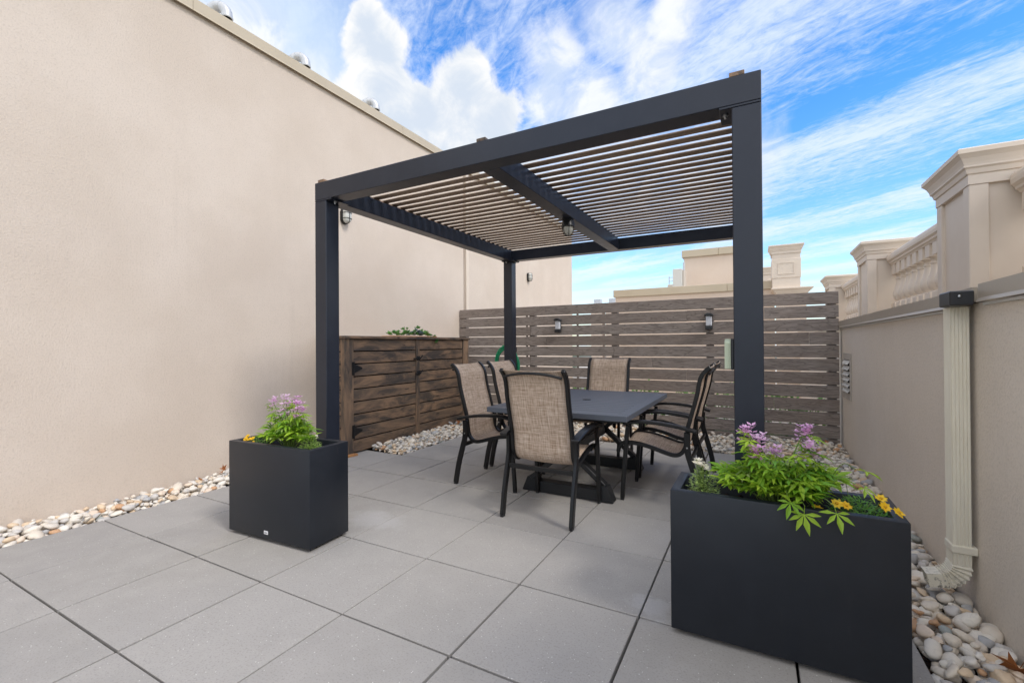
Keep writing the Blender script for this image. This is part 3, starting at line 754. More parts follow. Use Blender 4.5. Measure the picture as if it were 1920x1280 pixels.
# ------------------------------------------------------------------ timber cabinet
cb = thing('storage_cabinet', 'stained brown timber cabinet with two slatted doors against the left wall', 'cabinet', ((WX + CAB_X) / 2, (CAB_Y0 + CAB_Y1) / 2, -.06))
cz0, cz1 = .012, 1.315
part('corner_post', MB().box(CAB_X - .06, CAB_X + .012, CAB_Y0, CAB_Y0 + .125, -.055, cz1), 'cabinet_wood_upright', cb, .004)
part('corner_post', MB().box(CAB_X - .06, CAB_X + .012, CAB_Y1 - .15, CAB_Y1, -.055, cz1), 'cabinet_wood_upright', cb, .004)
part('centre_stile', MB().box(CAB_X - .06, CAB_X + .010, 4.785, 4.860, -.055, cz1), 'cabinet_wood_upright', cb, .004)
part('back_panel', MB().box(WX + .005, WX + .02, CAB_Y0 + .03, CAB_Y1 - .03, -.055, cz1), 'dark_void', cb)
part('end_panel', MB().box(WX + .03, CAB_X - .07, CAB_Y1 - .03, CAB_Y1 - .005, -.055, cz1), 'cabinet_wood_upright', cb)
part('lid', MB().box(WX + .006, CAB_X + .035, CAB_Y0 - .022, CAB_Y1 + .018, cz1 + .001, cz1 + .034), 'cabinet_wood', cb, .005)
nb = 9; ph = (cz1 - cz0) / nb
for (a, b) in ((CAB_Y0 + .128, 4.782), (4.863, CAB_Y1 - .153)):
    dr = link('door', MB().box(CAB_X - .050, CAB_X - .034, a + .06, b - .06, cz0 + .1, cz1 - .02).mesh('door', 'dark_void', 0, False, wloc(cb)), cb)
    for k in range(nb):
        z0 = cz0 + k * ph + .007; z1 = cz0 + (k + 1) * ph - .007
        part('board', MB().box(CAB_X - .026, CAB_X + random.uniform(-.004, .004), a + random.uniform(0, .003), b - random.uniform(0, .004), z0, z1), 'cabinet_wood', dr, .003)
for k in range(nb):                        # near end boards, facing the camera
    part('side_board', MB().box(WX + .025, CAB_X - .063, CAB_Y0 + .012, CAB_Y0 + .034, cz0 + k * ph + .006, cz0 + (k + 1) * ph - .006), 'cabinet_wood', cb, .003)
for z in (.255, .975):
    h = part('hinge', MB().prism([(CAB_Y0 + .098, z - .075), (CAB_Y0 + .122, z - .075), (CAB_Y0 + .126, z - .055), (CAB_Y0 + .25, z - .008), (CAB_Y0 + .25, z + .008), (CAB_Y0 + .126, z + .055), (CAB_Y0 + .122, z + .075), (CAB_Y0 + .098, z + .075)], CAB_X + .0125, CAB_X + .0165, 'x'), 'iron_black', cb)
    part('hinge_pin', MB().tube([(CAB_X + .019, CAB_Y0 + .125, z - .078), (CAB_X + .019, CAB_Y0 + .125, z + .078)], .006, 8), 'iron_black', h)
for z, l in ((1.06, .10), (.86, .06)):
    lt = part('latch', MB().box(CAB_X + .011, CAB_X + .022, 4.79, 4.855, z - .03, z + .03), 'iron_black', cb, .003)
    part('latch_bolt', MB().bar((CAB_X + .028, 4.815 - l, z - .005), (CAB_X + .028, 4.86, z + .004), .012, .018), 'iron_black', lt, .002)
    part('latch_handle', MB().bar((CAB_X + .030, 4.845, z - .01), (CAB_X + .040, 4.885, z + .04), .012, .012), 'iron_black', lt, .002)

# low planting on the cabinet lid
lidz = cz1 + .034
tr_ = thing('succulent_tray', 'low tray of trailing green succulents on the cabinet lid', 'plants', (-4.22, 4.90, lidz))
part('tray', MB().box(-4.36, -4.11, 4.46, 5.34, lidz + .001, lidz + .014), 'raw_timber', tr_, .006)
def rosette(c, r, n, material, parent, droop=0.0, seed=0):
    rs = random.Random(seed); mb = MB()
    for k in range(n):
        a = k * 2.4 + rs.uniform(-.2, .2); el = R(rs.uniform(10, 70)); L = r * rs.uniform(.6, 1.1); w = L * .34
        d = Vector((math.cos(a) * math.cos(el), math.sin(a) * math.cos(el), math.sin(el) - droop)); sd_ = Vector((-math.sin(a), math.cos(a), 0)); up = d.cross(sd_)
        c_ = Vector(c)
        mb.add([c_, c_ + d * L * .55 + sd_ * w, c_ + d * L - up * L * .1, c_ + d * L * .55 - sd_ * w, c_ + d * L * .5 + up * -w * .5], [(0, 1, 4), (1, 2, 4), (2, 3, 4), (3, 0, 4)])
    return part('succulent_clump', mb, material, parent)
for k in range(56):
    y = random.uniform(4.44, 5.34); x = random.uniform(-4.32, -4.12)
    h = .02 + .085 * math.exp(-((y - 4.93) / .24) ** 2)
    rosette((x, y, lidz + .02 + random.uniform(0, h)), random.uniform(.035, .06), 12, 'succulent_blue' if 4.86 < y < 5.06 and random.random() < .5 else 'succulent_green', tr_, 0, k)
for k in range(7):
    rosette((-4.05 + k * .005 + random.uniform(-.01, .015), 5.13 + random.uniform(-.04, .04) + k * .012, lidz + .03 - k * .018), .04, 10, 'succulent_green', tr_, .3, 50 + k)
part('sprig', MB().tube([(-4.2, 4.78, lidz), (-4.2, 4.785, lidz + .14)], .004, 5), 'stem_green', tr_)
rosette((-4.2, 4.785, lidz + .11), .035, 10, 'succulent_green', tr_, 0, 77)

off = tag(part('timber_offcut', MB().obox((-3.985, 3.60, .012), (.05, .16, .022), (0, 0, R(-8))), 'raw_timber', None, .002), 'short raw orange timber offcut on the paving at the cabinet corner', 'timber')

# ------------------------------------------------------------------ pergola
PX0, PX1, PY0, PY1 = -3.025, .036, 2.39, 5.53
BZ0, BZ1, PW = 2.372, 2.508, .125
pg = thing('pergola', 'black metal pergola with timber slat roof over the dining set', 'pergola', ((PX0 + PX1) / 2, (PY0 + PY1) / 2, 0))
for (x, y) in ((PX0, PY0), (PX1 - PW, PY0), (PX0, PY1 - PW), (PX1 - PW, PY1 - PW)):
    po = part('post', MB().box(x, x + PW, y, y + PW, .0, BZ0 - .0125), 'pergola_metal', pg, .004)
    sx = 1 if x < -1 else -1; sy = 1 if y < 4 else -1
    xa, xb = (x, x + PW + .055) if sx > 0 else (x - .055, x + PW); ya, yb = (y, y + PW + .055) if sy > 0 else (y - .055, y + PW)
    part('top_plate', MB().box(xa, xb, ya, yb, BZ0 - .012, BZ0 - .0008), 'pergola_metal', po, .002)
    for q in ((x + PW + .03 if sx > 0 else x - .03, y + .062), (x + .062, y + PW + .03 if sy > 0 else y - .03)):
        part('bolt', MB().lathe([(.006, 0), (.006, .012), (.013, .012), (.013, .020)], (q[0], q[1], BZ0 - .0325), 8), 'steel', po)
    part('base_plate', MB().box(x - .02, x + PW + .02, y - .02, y + PW + .02, .0, .010), 'pergola_metal', po)
CX0, CX1 = -1.560, -1.435
part('front_beam', MB().box(PX0, PX1, PY0, PY0 + PW, BZ0, BZ1), 'pergola_metal', pg, .003)
part('back_beam', MB().box(PX0, PX1, PY1 - PW, PY1, BZ0, BZ1), 'pergola_metal', pg, .003)
for a, b in ((PX0, PX0 + PW), (PX1 - PW, PX1), (CX0, CX1)):
    part('side_beam' if a != CX0 else 'centre_beam', MB().box(a, b, PY0 + PW + .0008, PY1 - PW - .0008, BZ0, BZ1), 'pergola_metal', pg, .003)
RT = .022
for a in (PX0 + .030, CX0 + .03, PX1 - .135):
    part('runner', MB().box(a, a + .066, PY0 + .004, PY1 - .004, BZ1 + .0005, BZ1 + RT), 'cabinet_wood', pg, .002)
NS = 27; sl_w, sl_t = .070, .008; ya, yb = PY0 + .115, PY1 - .115
slat_me = MB().box(-(PX1 - PX0) / 2 + .004, (PX1 - PX0) / 2 - .004, -sl_w / 2, sl_w / 2, 0, sl_t).mesh('slat', 'slat_wood', .0015)
for k in range(NS):
    y = ya + (yb - ya) * k / (NS - 1)
    o = link('slat', slat_me, pg, Vector(((PX0 + PX1) / 2 + random.uniform(-.003, .003), y + random.uniform(-.003, .003), BZ1 + RT + .0008)) - wloc(pg))
    o.rotation_euler = (0, 0, random.uniform(-.0008, .0008))

ly = 3.89
pl = thing('pergola_light', 'round caged lamp hanging under the centre beam of the pergola', 'light', (-1.4975, ly, BZ0 - .15))
part('housing', MB().lathe([(.030, 0), (.052, -.001), (.054, -.030), (.060, -.045), (.062, -.062), (.050, -.066)][::-1], (-1.4975, ly, BZ0), 20), 'black_plastic', pl, 0, True)
part('glass', MB().lathe([(.006, -.140), (.024, -.136), (.038, -.120), (.046, -.095), (.048, -.0665)], (-1.4975, ly, BZ0), 20), 'lamp_glass', pl, 0, True)
for k in range(6):
    a = math.pi * k / 3
    part('cage_bar', MB().tube([(-1.4975 + r_ * math.cos(a), ly + r_ * math.sin(a), BZ0 + z_) for r_, z_ in ((.055, -.060), (.053, -.095), (.044, -.124), (.028, -.141), (.004, -.146))], .003, 6), 'iron_black', pl)

br = thing('post_fitting', 'pale green ribbed plastic fitting on the side of the front right post', 'fitting', (PX1 - PW - .02, PY0 + .06, 1.115))
bx1 = PX1 - PW - .0008
part('back_plate', MB().box(bx1 - .012, bx1, PY0 + .010, PY0 + .085, 1.112, 1.262), 'black_plastic', br, .003)
part('case', MB().prism([(PY0 + .018, 1.116), (PY0 + .078, 1.116), (PY0 + .078, 1.246), (PY0 + .048, 1.262), (PY0 + .018, 1.246)], bx1 - .040, bx1 - .0125, 'x'), 'pale_green_plastic', br, .003)
for k in range(14):
    z = 1.122 + k * .0088
    part('rib', MB().box(bx1 - .024, bx1 - .0127, PY0 + .008, PY0 + .0175, z, z + .005), 'pale_green_plastic', br)

# hose hung on the far left post
hx, hy = PX0 + PW / 2, PY1 + .035
hs_ = thing('garden_hose', 'coiled green garden hose hanging on the back left pergola post', 'hose', (hx, hy, .60))
pts = []
for k in range(0, 7 * 24 + 1):
    a = 2 * math.pi * k / 24; lp = k / 24
    rx = .170 + .016 * math.sin(lp * 2.1) + .010 * math.sin(lp * 5.3); rz = .245 + .03 * math.sin(lp * 1.7 + 1)
    pts.append((hx - .120 + rx * math.sin(a), hy + .016 + .006 * lp - .02 * math.cos(a * .5) ** 2, .955 + rz * math.cos(a)))
part('hose', MB().tube(pts, .0095, 8), 'hose_rubber', hs_, 0, True)
part('hanger', MB().bar((hx - .02, PY1 + .001, 1.14), (hx - .02, PY1 + .14, 1.145), .03, .03).bar((hx - .02, PY1 + .14, 1.13), (hx - .02, PY1 + .14, 1.20), .03, .02), 'iron_black', hs_, .003)
part('nozzle', MB().tube([(hx - .175, hy + .02, 1.215), (hx - .135, hy + .02, 1.13)], [.012, .015], 8), 'black_plastic', hs_)

# ------------------------------------------------------------------ dining table
tb = thing('dining_table', 'dark metal slatted dining table under the pergola', 'table', (-1.395, 4.078, 0))
TX0, TX1, TY0, TY1, TZ = -1.98, -.81, 3.235, 4.92, .720
fw = .085
top = part('tabletop_rim', MB().box(TX0, TX1, TY0, TY0 + fw, TZ - .042, TZ).box(TX0, TX1, TY1 - fw, TY1, TZ - .042, TZ).box(TX0, TX0 + fw, TY0 + fw + .0006, TY1 - fw - .0006, TZ - .042, TZ).box(TX1 - fw, TX1, TY0 + fw + .0006, TY1 - fw - .0006, TZ - .042, TZ), 'tabletop_metal', tb, .003)
nsl = 15; sp_ = (TY1 - TY0 - 2 * fw) / nsl
for k in range(nsl):
    y0 = TY0 + fw + k * sp_
    part('slat', MB().box(TX0 + fw + .0008, TX1 - fw - .0008, y0 + .005, y0 + sp_ - .005, TZ - .020, TZ - .002), 'tabletop_metal', top, .002)
for yy in (TY0 + .12, TY1 - .15): part('apron', MB().box(TX0 + .10, TX1 - .10, yy, yy + .03, TZ - .075, TZ - .0425), 'table_metal', tb)
part('umbrella_cap', MB().lathe([(.040, 0), (.040, .003), (.034, .006), (.01, .007)], (-1.395, 4.078, TZ - .0018), 20), 'table_metal', tb, 0, True)
xc = -1.368
for y in (3.50, 4.52):
    tr2 = part('trestle_foot', MB().prism([(xc - .395, .006), (xc - .345, .125), (xc - .27, .125), (xc - .25, .098), (xc + .25, .098), (xc + .27, .125), (xc + .345, .125), (xc + .395, .006)], y - .048, y + .048, 'y'), 'table_metal', tb, .004)
    part('trestle_head', MB().box(xc - .42, xc + .42, y - .035, y + .035, TZ - .082, TZ - .0205), 'table_metal', tb, .003)
    part('brace', MB().bar((xc - .31, y - .021, .115), (xc + .31, y - .021, TZ - .083), .040, .072, (0, -1, 0)), 'table_metal', tb, .003)
    part('brace', MB().bar((xc + .31, y + .021, .115), (xc - .31, y + .021, TZ - .083), .040, .072, (0, -1, 0)), 'table_metal', tb, .003)
part('stretcher', MB().box(xc - .03, xc + .03, 3.545, 4.475, .335, .405), 'table_metal', tb, .003)

# ------------------------------------------------------------------ chairs (local: +y forward, y = 0 at the rear feet)
RAIL = spline([(.628, .372), (.617, .415), (.585, .448), (.53, .455), (.45, .449), (.36, .429), (.27, .402), (.20, .388), (.152, .404), (.120, .455), (.109, .53), (.100, .60), (.085, .66), (.065, .735), (.047, .80), (.030, .87), (.019, .935), (.006, .985), (-.022, 1.030), (-.060, 1.064)], 4)
def make_chair(label, group):
    t_ = thing('patio_chair', label, 'chair', (0, 0, 0), 0, group)
    W = .250
    for s_ in (-1, 1):
        x0, x1 = sorted((s_ * (W - .028), s_ * W))
        lpart('side_rail', MB().ribbon(RAIL, x0, x1, .030), 'chair_metal', t_, .004)
        y0_, y1_ = sorted((s_ * (W + .001), s_ * (W + .029)))
        rl = spline([(0, .014), (.034, .188), (.071, .323), (.098, .42), (.104, .50), (.102, .574)], 5)
        l = lpart('leg', MB().ribbon(rl, y0_, y1_, .044), 'chair_metal', t_, .004)
        lpart('foot_cap', MB().box(y0_ + .002, y1_ - .002, -.016, .020, 0, .0145), 'black_plastic', l, .002)
        flp = spline([(.590, .014), (.578, .20), (.563, .38), (.552, .50), (.543, .598)], 5)
        l = lpart('leg', MB().ribbon(flp, y0_, y1_, .032), 'chair_metal', t_, .004)
        lpart('foot_cap', MB().box(y0_ + .002, y1_ - .002, .576, .604, 0, .0145), 'black_plastic', l, .002)
        am = spline([(.035, .583), (.10, .600), (.20, .618), (.32, .630), (.444, .632), (.535, .620), (.572, .604)], 4)
        a0, a1 = sorted((s_ * (W - .004), s_ * (W + .058)))
        lpart('armrest', MB().ribbon(am, a0, a1, .024), 'chair_metal', t_, .006)
        lpart('bolt', MB().tube([(s_ * (W + .029), .103, .46), (s_ * (W + .033), .103, .46)], .006, 8), 'steel', t_)
    Wi = W - .0285
    ux = np.linspace(-Wi, Wi, 9); sl = RAIL[3:]
    vs_, uvs, ln = [], [], 0
    for i, (y, z) in enumerate(sl):
        a = sl[max(i - 1, 0)]; b = sl[min(i + 1, len(sl) - 1)]
        d = Vector((b[0] - a[0], b[1] - a[1])).normalized(); nx, nz = -d.y, d.x
        if i: ln += math.hypot(y - sl[i - 1][0], z - sl[i - 1][1])
        for x in ux:
            sg = -.010 * (1 - (x / Wi) ** 2) + .010
            # nx,nz points to the outside of the curl; the cloth sags that way
            vs_.append((x, y - nx * (.0 - sg * .0) + nx * .010 * (1 - (x / Wi) ** 2), z + nz * .010 * (1 - (x / Wi) ** 2))); uvs.append((x, ln))
    nx_ = len(ux); fs = [(i * nx_ + k, i * nx_ + k + 1, (i + 1) * nx_ + k + 1, (i + 1) * nx_ + k) for i in range(len(sl) - 1) for k in range(nx_ - 1)]
    me = bpy.data.meshes.new('sling'); me.from_pydata(vs_, [], fs)
    ul = me.uv_layers.new(name='UVMap')
    for lp in me.loops: ul.data[lp.index].uv = uvs[lp.vertex_index]
    for p_ in me.polygons: p_.use_smooth = True
    me.materials.append(M['sling_fabric'])
    o = link('sling', me, t_)
    md = o.modifiers.new('thickness', 'SOLIDIFY'); md.thickness = .003; md.offset = 0
    mb = MB(); n = 14; pts = []
    for k in range(n + 1):
        x = -W + .026 + (2 * W - .052) * k / n; h = 1 - (2 * k / n - 1) ** 2
        pts.append((x, -.052 - .014 * h, 1.012 + .030 * h))
    lpart('top_bar', MB().tube(pts, .0105, 6), 'chair_metal', t_)
    lpart('rear_bar', MB().box(-W - .0005, W + .0005, .070, .092, .338, .372), 'chair_metal', t_, .003)
    lpart('front_bar', MB().box(-W + .0285, W - .0285, .555, .577, .405, .430), 'chair_metal', t_, .003)
    return t_
GRP = 'sling chairs around the dining table'
chair = make_chair('brown sling chair with its back to the camera at the near end of the table', GRP)
chair.location = (-1.352, 2.85, 0); chair.rotation_euler = (0, 0, R(-.5))
for x, y, rz, lab in ((-2.375, 3.60, -90 + 1.5, 'brown sling chair on the left side of the table, nearer the camera'),
                      (-2.375, 4.235, -90 - 1, 'brown sling chair on the left side of the table, farther from the camera'),
                      (-.355, 3.872, 90 + 1, 'brown sling chair on the right side of the table, nearer the camera'),
                      (-.358, 4.505, 90 - 1, 'brown sling chair on the right side of the table, farther from the camera'),
                      (-1.520, 5.235, 180, 'brown sling chair facing the camera at the far end of the table')):
    c = copy_tree(chair); c.location = (x, y, 0); c.rotation_euler = (0, 0, R(rz)); c['label'] = lab

# ------------------------------------------------------------------ planters
def planter(c, size, rz, label, with_tag):
    L, D, H = size
    t_ = thing('planter_box', label, 'planter', (c[0], c[1], 0), rz, 'charcoal planter boxes')
    w = .038; z0, z1 = .020, H
    def ring(a, b, z): return [(-L / 2 + a, -D / 2 + a, z), (L / 2 - a, -D / 2 + a, z), (L / 2 - a, D / 2 - a, z), (-L / 2 + a, D / 2 - a, z)]
    vs_ = ring(0, 0, z0) + ring(0, 0, z1) + ring(w, w, z1) + ring(w, w, z1 - .25)
    fs = [(3, 2, 1, 0)]
    for k in range(3): fs += [(k * 4 + j, k * 4 + (j + 1) % 4, (k + 1) * 4 + (j + 1) % 4, (k + 1) * 4 + j) for j in range(4)]
    lpart('shell', MB().add(vs_, fs + [(12, 13, 14, 15)]), 'planter_shell', t_, .004, True, 2)
    for sx in (-1, 1):
        for sy in (-1, 1): lpart('foot', MB().box(sx * (L / 2 - .09) - .03, sx * (L / 2 - .09) + .03, sy * (D / 2 - .07) - .03, sy * (D / 2 - .07) + .03, .0, .0195), 'black_plastic', t_)
    n, m = 26, 10; vs_ = []; 
    for j in range(m + 1):
        for i in range(n + 1):
            vs_.append((-L / 2 + w + (L - 2 * w) * i / n, -D / 2 + w + (D - 2 * w) * j / m, H - .075 + random.uniform(-.010, .012)))
    lpart('soil', MB().add(vs_, [(j * (n + 1) + i, j * (n + 1) + i + 1, (j + 1) * (n + 1) + i + 1, (j + 1) * (n + 1) + i) for j in range(m) for i in range(n)]), 'soil', t_, 0, True)
    if with_tag:
        tg = lpart('maker_tag', MB().box(-.028, .010, -D / 2 - .003, -D / 2 - .0005, .050, .072), 'tag_white', t_, .001)
        lpart('tag_print', MB().box(-.022, .004, -D / 2 - .0036, -D / 2 - .0031, .057, .064), 'tag_grey', tg)
    return t_
planter((.073, 2.198), (.80, .315, .612), R(-.4), 'large charcoal planter box in front of the right pergola post', False)
planter((-2.738, 1.948), (.755, .308, .612), R(3.0), 'charcoal planter box with small white tag at the left pergola post', True)

# ------------------------------------------------------------------ plants
def leaflet(mb, base, d, side, L, w, droop):
    up = d.cross(side).normalized()
    if up.z < 0: up = -up
    prof = [(0, .05), (.20, .34), (.52, 1.0), (.78, .58), (1.0, .02)]
    L0 = []
    for t_, k in prof:
        c = base + d * (L * t_) - Vector((0, 0, droop * L * t_ * t_)); h = w * k / 2
        L0.append((c + side * h + up * h * .45, c, c - side * h + up * h * .45))
    vs_ = [v for r_ in L0 for v in r_]
    fs = []
    for i in range(len(prof) - 1):
        fs += [(i * 3, i * 3 + 1, i * 3 + 4, i * 3 + 3), (i * 3 + 1, i * 3 + 2, i * 3 + 5, i * 3 + 4)]
    mb.add(vs_, fs)
leaf_cache = []; leaf_dark = []
for i in range(8):                                    # palmate leaves: local +x is outward, origin at the stalk
    rs = random.Random(300 + i); mb = MB(); n = 5 if i % 4 else 6
    pl_ = .045
    mb.tube([(0, 0, 0), (pl_ * .5, 0, .006), (pl_, 0, .008)], .0012, 4)
    for k in range(n):
        a = R(-98 + 196 * k / (n - 1)) + rs.uniform(-.08, .08)
        L = (.088 - .030 * abs(k - (n - 1) / 2) / ((n - 1) / 2)) * rs.uniform(.88, 1.12)
        d = Vector((math.cos(a), math.sin(a), rs.uniform(-.05, .25))).normalized(); sd_ = Vector((-math.sin(a), math.cos(a), 0))
        leaflet(mb, Vector((pl_, 0, .008)), d, sd_, L * 1.08, L * .30, rs.uniform(.1, .45))
    leaf_cache.append(mb.mesh('leaf', 'leaf_green', 0, True)); leaf_dark.append(mb.mesh('leaf', 'leaf_dark' if i % 4 else 'leaf_pale', 0, True))
def petals(mb, c, r, n, rs, up=.5, w=.5):
    a0 = rs.uniform(0, 6.28)
    for k in range(n):
        a = a0 + 2 * math.pi * k / n + rs.uniform(-.15, .15); d = Vector((math.cos(a), math.sin(a), up + rs.uniform(-.15, .2))).normalized(); s_ = Vector((-math.sin(a), math.cos(a), 0))
        c_ = Vector(c); mb.add([c_, c_ + d * r * .55 + s_ * r * w * .5, c_ + d * r, c_ + d * r * .55 - s_ * r * w * .5], [(0, 1, 2, 3)])
def cleome(name, c, zsoil, rx, ry, h, nstem, nleaf, heads, label, seed, low=0.0):
    rs = random.Random(seed)
    t_ = thing(name, label, 'plant', (c[0], c[1], zsoil), 0, 'pink flowering plants in the planters')
    tips = []
    for k in range(nstem):
        a = 2 * math.pi * k / nstem + rs.uniform(-.3, .3); q = math.sqrt(rs.uniform(.05, 1))
        hh = h * (1 - .55 * q * q) * rs.uniform(.82, 1.05)
        tip = Vector((math.cos(a) * rx * q, math.sin(a) * ry * q, hh))
        tips.append(tip)
    for (hx_, hy_, hz_) in heads: tips.append(Vector((hx_, hy_, hz_)))
    curves = []
    for tip in tips:
        b = Vector((tip.x * .18, tip.y * .18, 0)); m1 = Vector((tip.x * .5, tip.y * .5, tip.z * .62))
        cv = [Vector(p_) for p_ in spline([b, m1, tip], 8)]
        curves.append(cv)
        lpart('stem', MB().tube(cv, [.0042 - .0022 * i / len(cv) for i in range(len(cv))], 5), 'stem_green', t_)
    for k in range(nleaf):
        cv = curves[k % len(curves)]; i = int(len(cv) * rs.uniform(.28, .97)); i = min(i, len(cv) - 1)
        q = cv[i]; a = math.atan2(q.y, q.x) + rs.uniform(-1.3, 1.3) if math.hypot(q.x, q.y) > .04 else rs.uniform(0, 6.28)
        o = link('leaf', rs.choice(leaf_cache if rs.random() < .78 else leaf_dark), t_, q)
        sc_ = rs.uniform(.42, .86) * (1.12 if q.z < h * .55 else .88)
        o.scale = (sc_, sc_, sc_)
        low_ = q.z < .15                                # leaves near the rim lift clear of it
        if low_: o.location = (q.x, q.y, max(q.z, .085))
        o.rotation_euler = Euler((rs.uniform(-.35, .35), rs.uniform(-.55, -.05) if low_ else rs.uniform(-.25, .65), a), 'XYZ')
    for (hx_, hy_, hz_) in heads:
        mb = MB()
        for k in range(17):
            a = rs.uniform(0, 6.28); zz = rs.uniform(-.045, .035); rr = .032 * math.sqrt(rs.uniform(.1, 1)) * (1.25 if zz < 0 else .9)
            petals(mb, (hx_ + rr * math.cos(a), hy_ + rr * math.sin(a), hz_ + zz), rs.uniform(.020, .028), 4, rs, .45, .62)
        fl = lpart('flower_head', mb, 'petal_lilac', t_)
        mb = MB()
        for k in range(7):
            a = rs.uniform(0, 6.28); d = Vector((math.cos(a), math.sin(a), rs.uniform(.2, 1.2))).normalized(); b = Vector((hx_, hy_, hz_ + .01))
            mb.tube([b + d * .01, b + d * rs.uniform(.03, .045)], .0007, 3)
        lpart('stamens', mb, 'petal_lilac', fl)
    # a few long leaves that hang over the rim
    return t_
ZS = .612 - .07
R_C = (.085, 2.19)
rp = cleome('flowering_plant', R_C, ZS, .20, .13, .26, 30, 520,
       [(-.110, -.02, .315), (-.075, .02, .275), (-.085, -.06, .235), (.085, .02, .325), (.098, -.03, .275), (-.01, .03, .225)],
       'leafy plant with pink flower heads in the large right planter', 5)
for (x, y, z, rz, ry, s_) in ((.075, -.165, .085, -1.75, .95, 1.25), (.02, -.15, .11, -1.3, .75, 1.15), (.165, -.16, .10, -1.35, .85, 1.2), (.24, -.10, .17, -.5, .5, 1.0), (-.16, -.08, .15, -2.6, .5, 1.1), (.26, .02, .20, .1, .35, 1.15)):
    o = link('leaf', random.choice(leaf_cache), rp, (x, y, z), (0, ry, rz)); s_ *= .62; o.scale = (s_, s_, s_)
    lpart('stem', MB().tube(spline([(x * .5, y * .3, .04), (x * .8, y * .75, z + .01), (x, y, z)], 4), .0016, 4), 'stem_green', rp)
L_C = (-2.735, 1.955)
cleome('flowering_plant', L_C, ZS, .205, .12, .25, 25, 340,
       [(-.135, -.02, .315), (-.03, .0, .335), (.02, .03, .325), (.10, .0, .310), (.135, -.03, .270), (.0, -.04, .285)],
       'leafy plant with pink flower heads in the left planter', 9)

def small_plant(name, c, zsoil, rx, ry, h, nleaf, leafmat, flowers, petal, fr, npet, label, seed, L=.022):
    rs = random.Random(seed)
    t_ = thing(name, label, 'plant', (c[0], c[1], zsoil), 0, None)
    mb = MB()
    for k in range(nleaf):
        a = rs.uniform(0, 6.28); q = math.sqrt(rs.random()); hh = h * (1 - .6 * q * q) * rs.uniform(.15, 1)
        b = Vector((math.cos(a) * rx * q, math.sin(a) * ry * q, hh)); a2 = a + rs.uniform(-1.5, 1.5)
        d = Vector((math.cos(a2), math.sin(a2), rs.uniform(-.3, .8))).normalized(); s_ = d.cross(Vector((0, 0, 1))).normalized()
        l_ = L * rs.uniform(.6, 1.2); mb.add([b, b + d * l_ * .5 + s_ * l_ * .17, b + d * l_, b + d * l_ * .5 - s_ * l_ * .17], [(0, 1, 2, 3)])
    fo = lpart('foliage', mb, leafmat, t_); fo['kind'] = 'stuff'
    for k in range(9):
        a = rs.uniform(0, 6.28); q = rs.uniform(.2, .9)
        lpart('stem', MB().tube([(0, 0, 0), (math.cos(a) * rx * q * .5, math.sin(a) * ry * q * .5, h * .5), (math.cos(a) * rx * q, math.sin(a) * ry * q, h * .85)], .0013, 4), 'stem_green', t_)
    for (x, y, z, tilt, az) in flowers:
        mb = MB(); petals(mb, (0, 0, 0), fr, npet, rs, .12, .62)
        if npet > 9: petals(mb, (0, 0, .006), fr * .7, npet, rs, .6, .6)
        f_ = link('flower', mb.mesh('flower', petal), t_, (x, y, z), (0, tilt, az))
        if petal == 'petal_yellow': lpart('flower_eye', MB().lathe([(.006, 0), (.005, .004), (.002, .006)], (0, 0, 0), 8), 'flower_eye', f_)
        lpart('stem', MB().tube([(x * .6, y * .6, z * .3), (x, y, z)], .0012, 4), 'stem_green', t_)
    return t_
small_plant('yellow_flower_plant', (.345, 2.165), ZS, .095, .09, .105, 900, 'leaf_dark',
            [(-.075, -.055, .085, .9, -1.6), (-.045, -.050, .080, .6, -1.2), (.070, -.055, .095, .8, -1.2), (.065, -.02, .115, .5, -1.5), (.105, -.07, .085, .7, -.9), (-.03, .075, .150, .4, 1.0), (-.14, -.08, .06, .8, -1.7)],
            'petal_yellow', .022, 8, 'yellow daisy-like flowers at the right end of the large planter', 3)
small_plant('white_flower_plant', (-.205, 2.165), ZS, .06, .065, .16, 420, 'leaf_pale',
            [(-.030 + .013 * (k % 4) + random.uniform(-.004, .004), -.01 + .013 * (k // 4), .178 - .01 * (k % 4) + random.uniform(-.006, .008), random.uniform(-.5, .5), random.uniform(0, 6)) for k in range(18)],
            'petal_white', .017, 6, 'white flowered sprig at the left end of the large planter', 4, .026)
small_plant('yellow_flower_plant', (-3.00, 1.90), ZS, .07, .06, .075, 320, 'leaf_dark',
            [(-.055, -.03, .085, .7, -1.5), (-.02, -.04, .07, .6, -1.4), (.0, -.03, .075, .6, -1.2), (.04, -.055, .055, .7, -1.6), (-.045, -.05, .07, .8, -1.4)],
            'petal_yellow', .019, 8, 'yellow flowers at the left end of the smaller left planter', 6)
small_plant('white_flower_plant', (-2.50, 1.935), ZS, .07, .06, .11, 420, 'leaf_pale',
            [(.03 + random.uniform(-.02, .03), random.uniform(-.02, .03), .125 + random.uniform(-.01, .012), random.uniform(-.5, .5), random.uniform(0, 6)) for k in range(7)],
            'petal_white', .010, 6, 'pale leafy plant with tiny white flowers at the right end of the left planter', 8, .030)

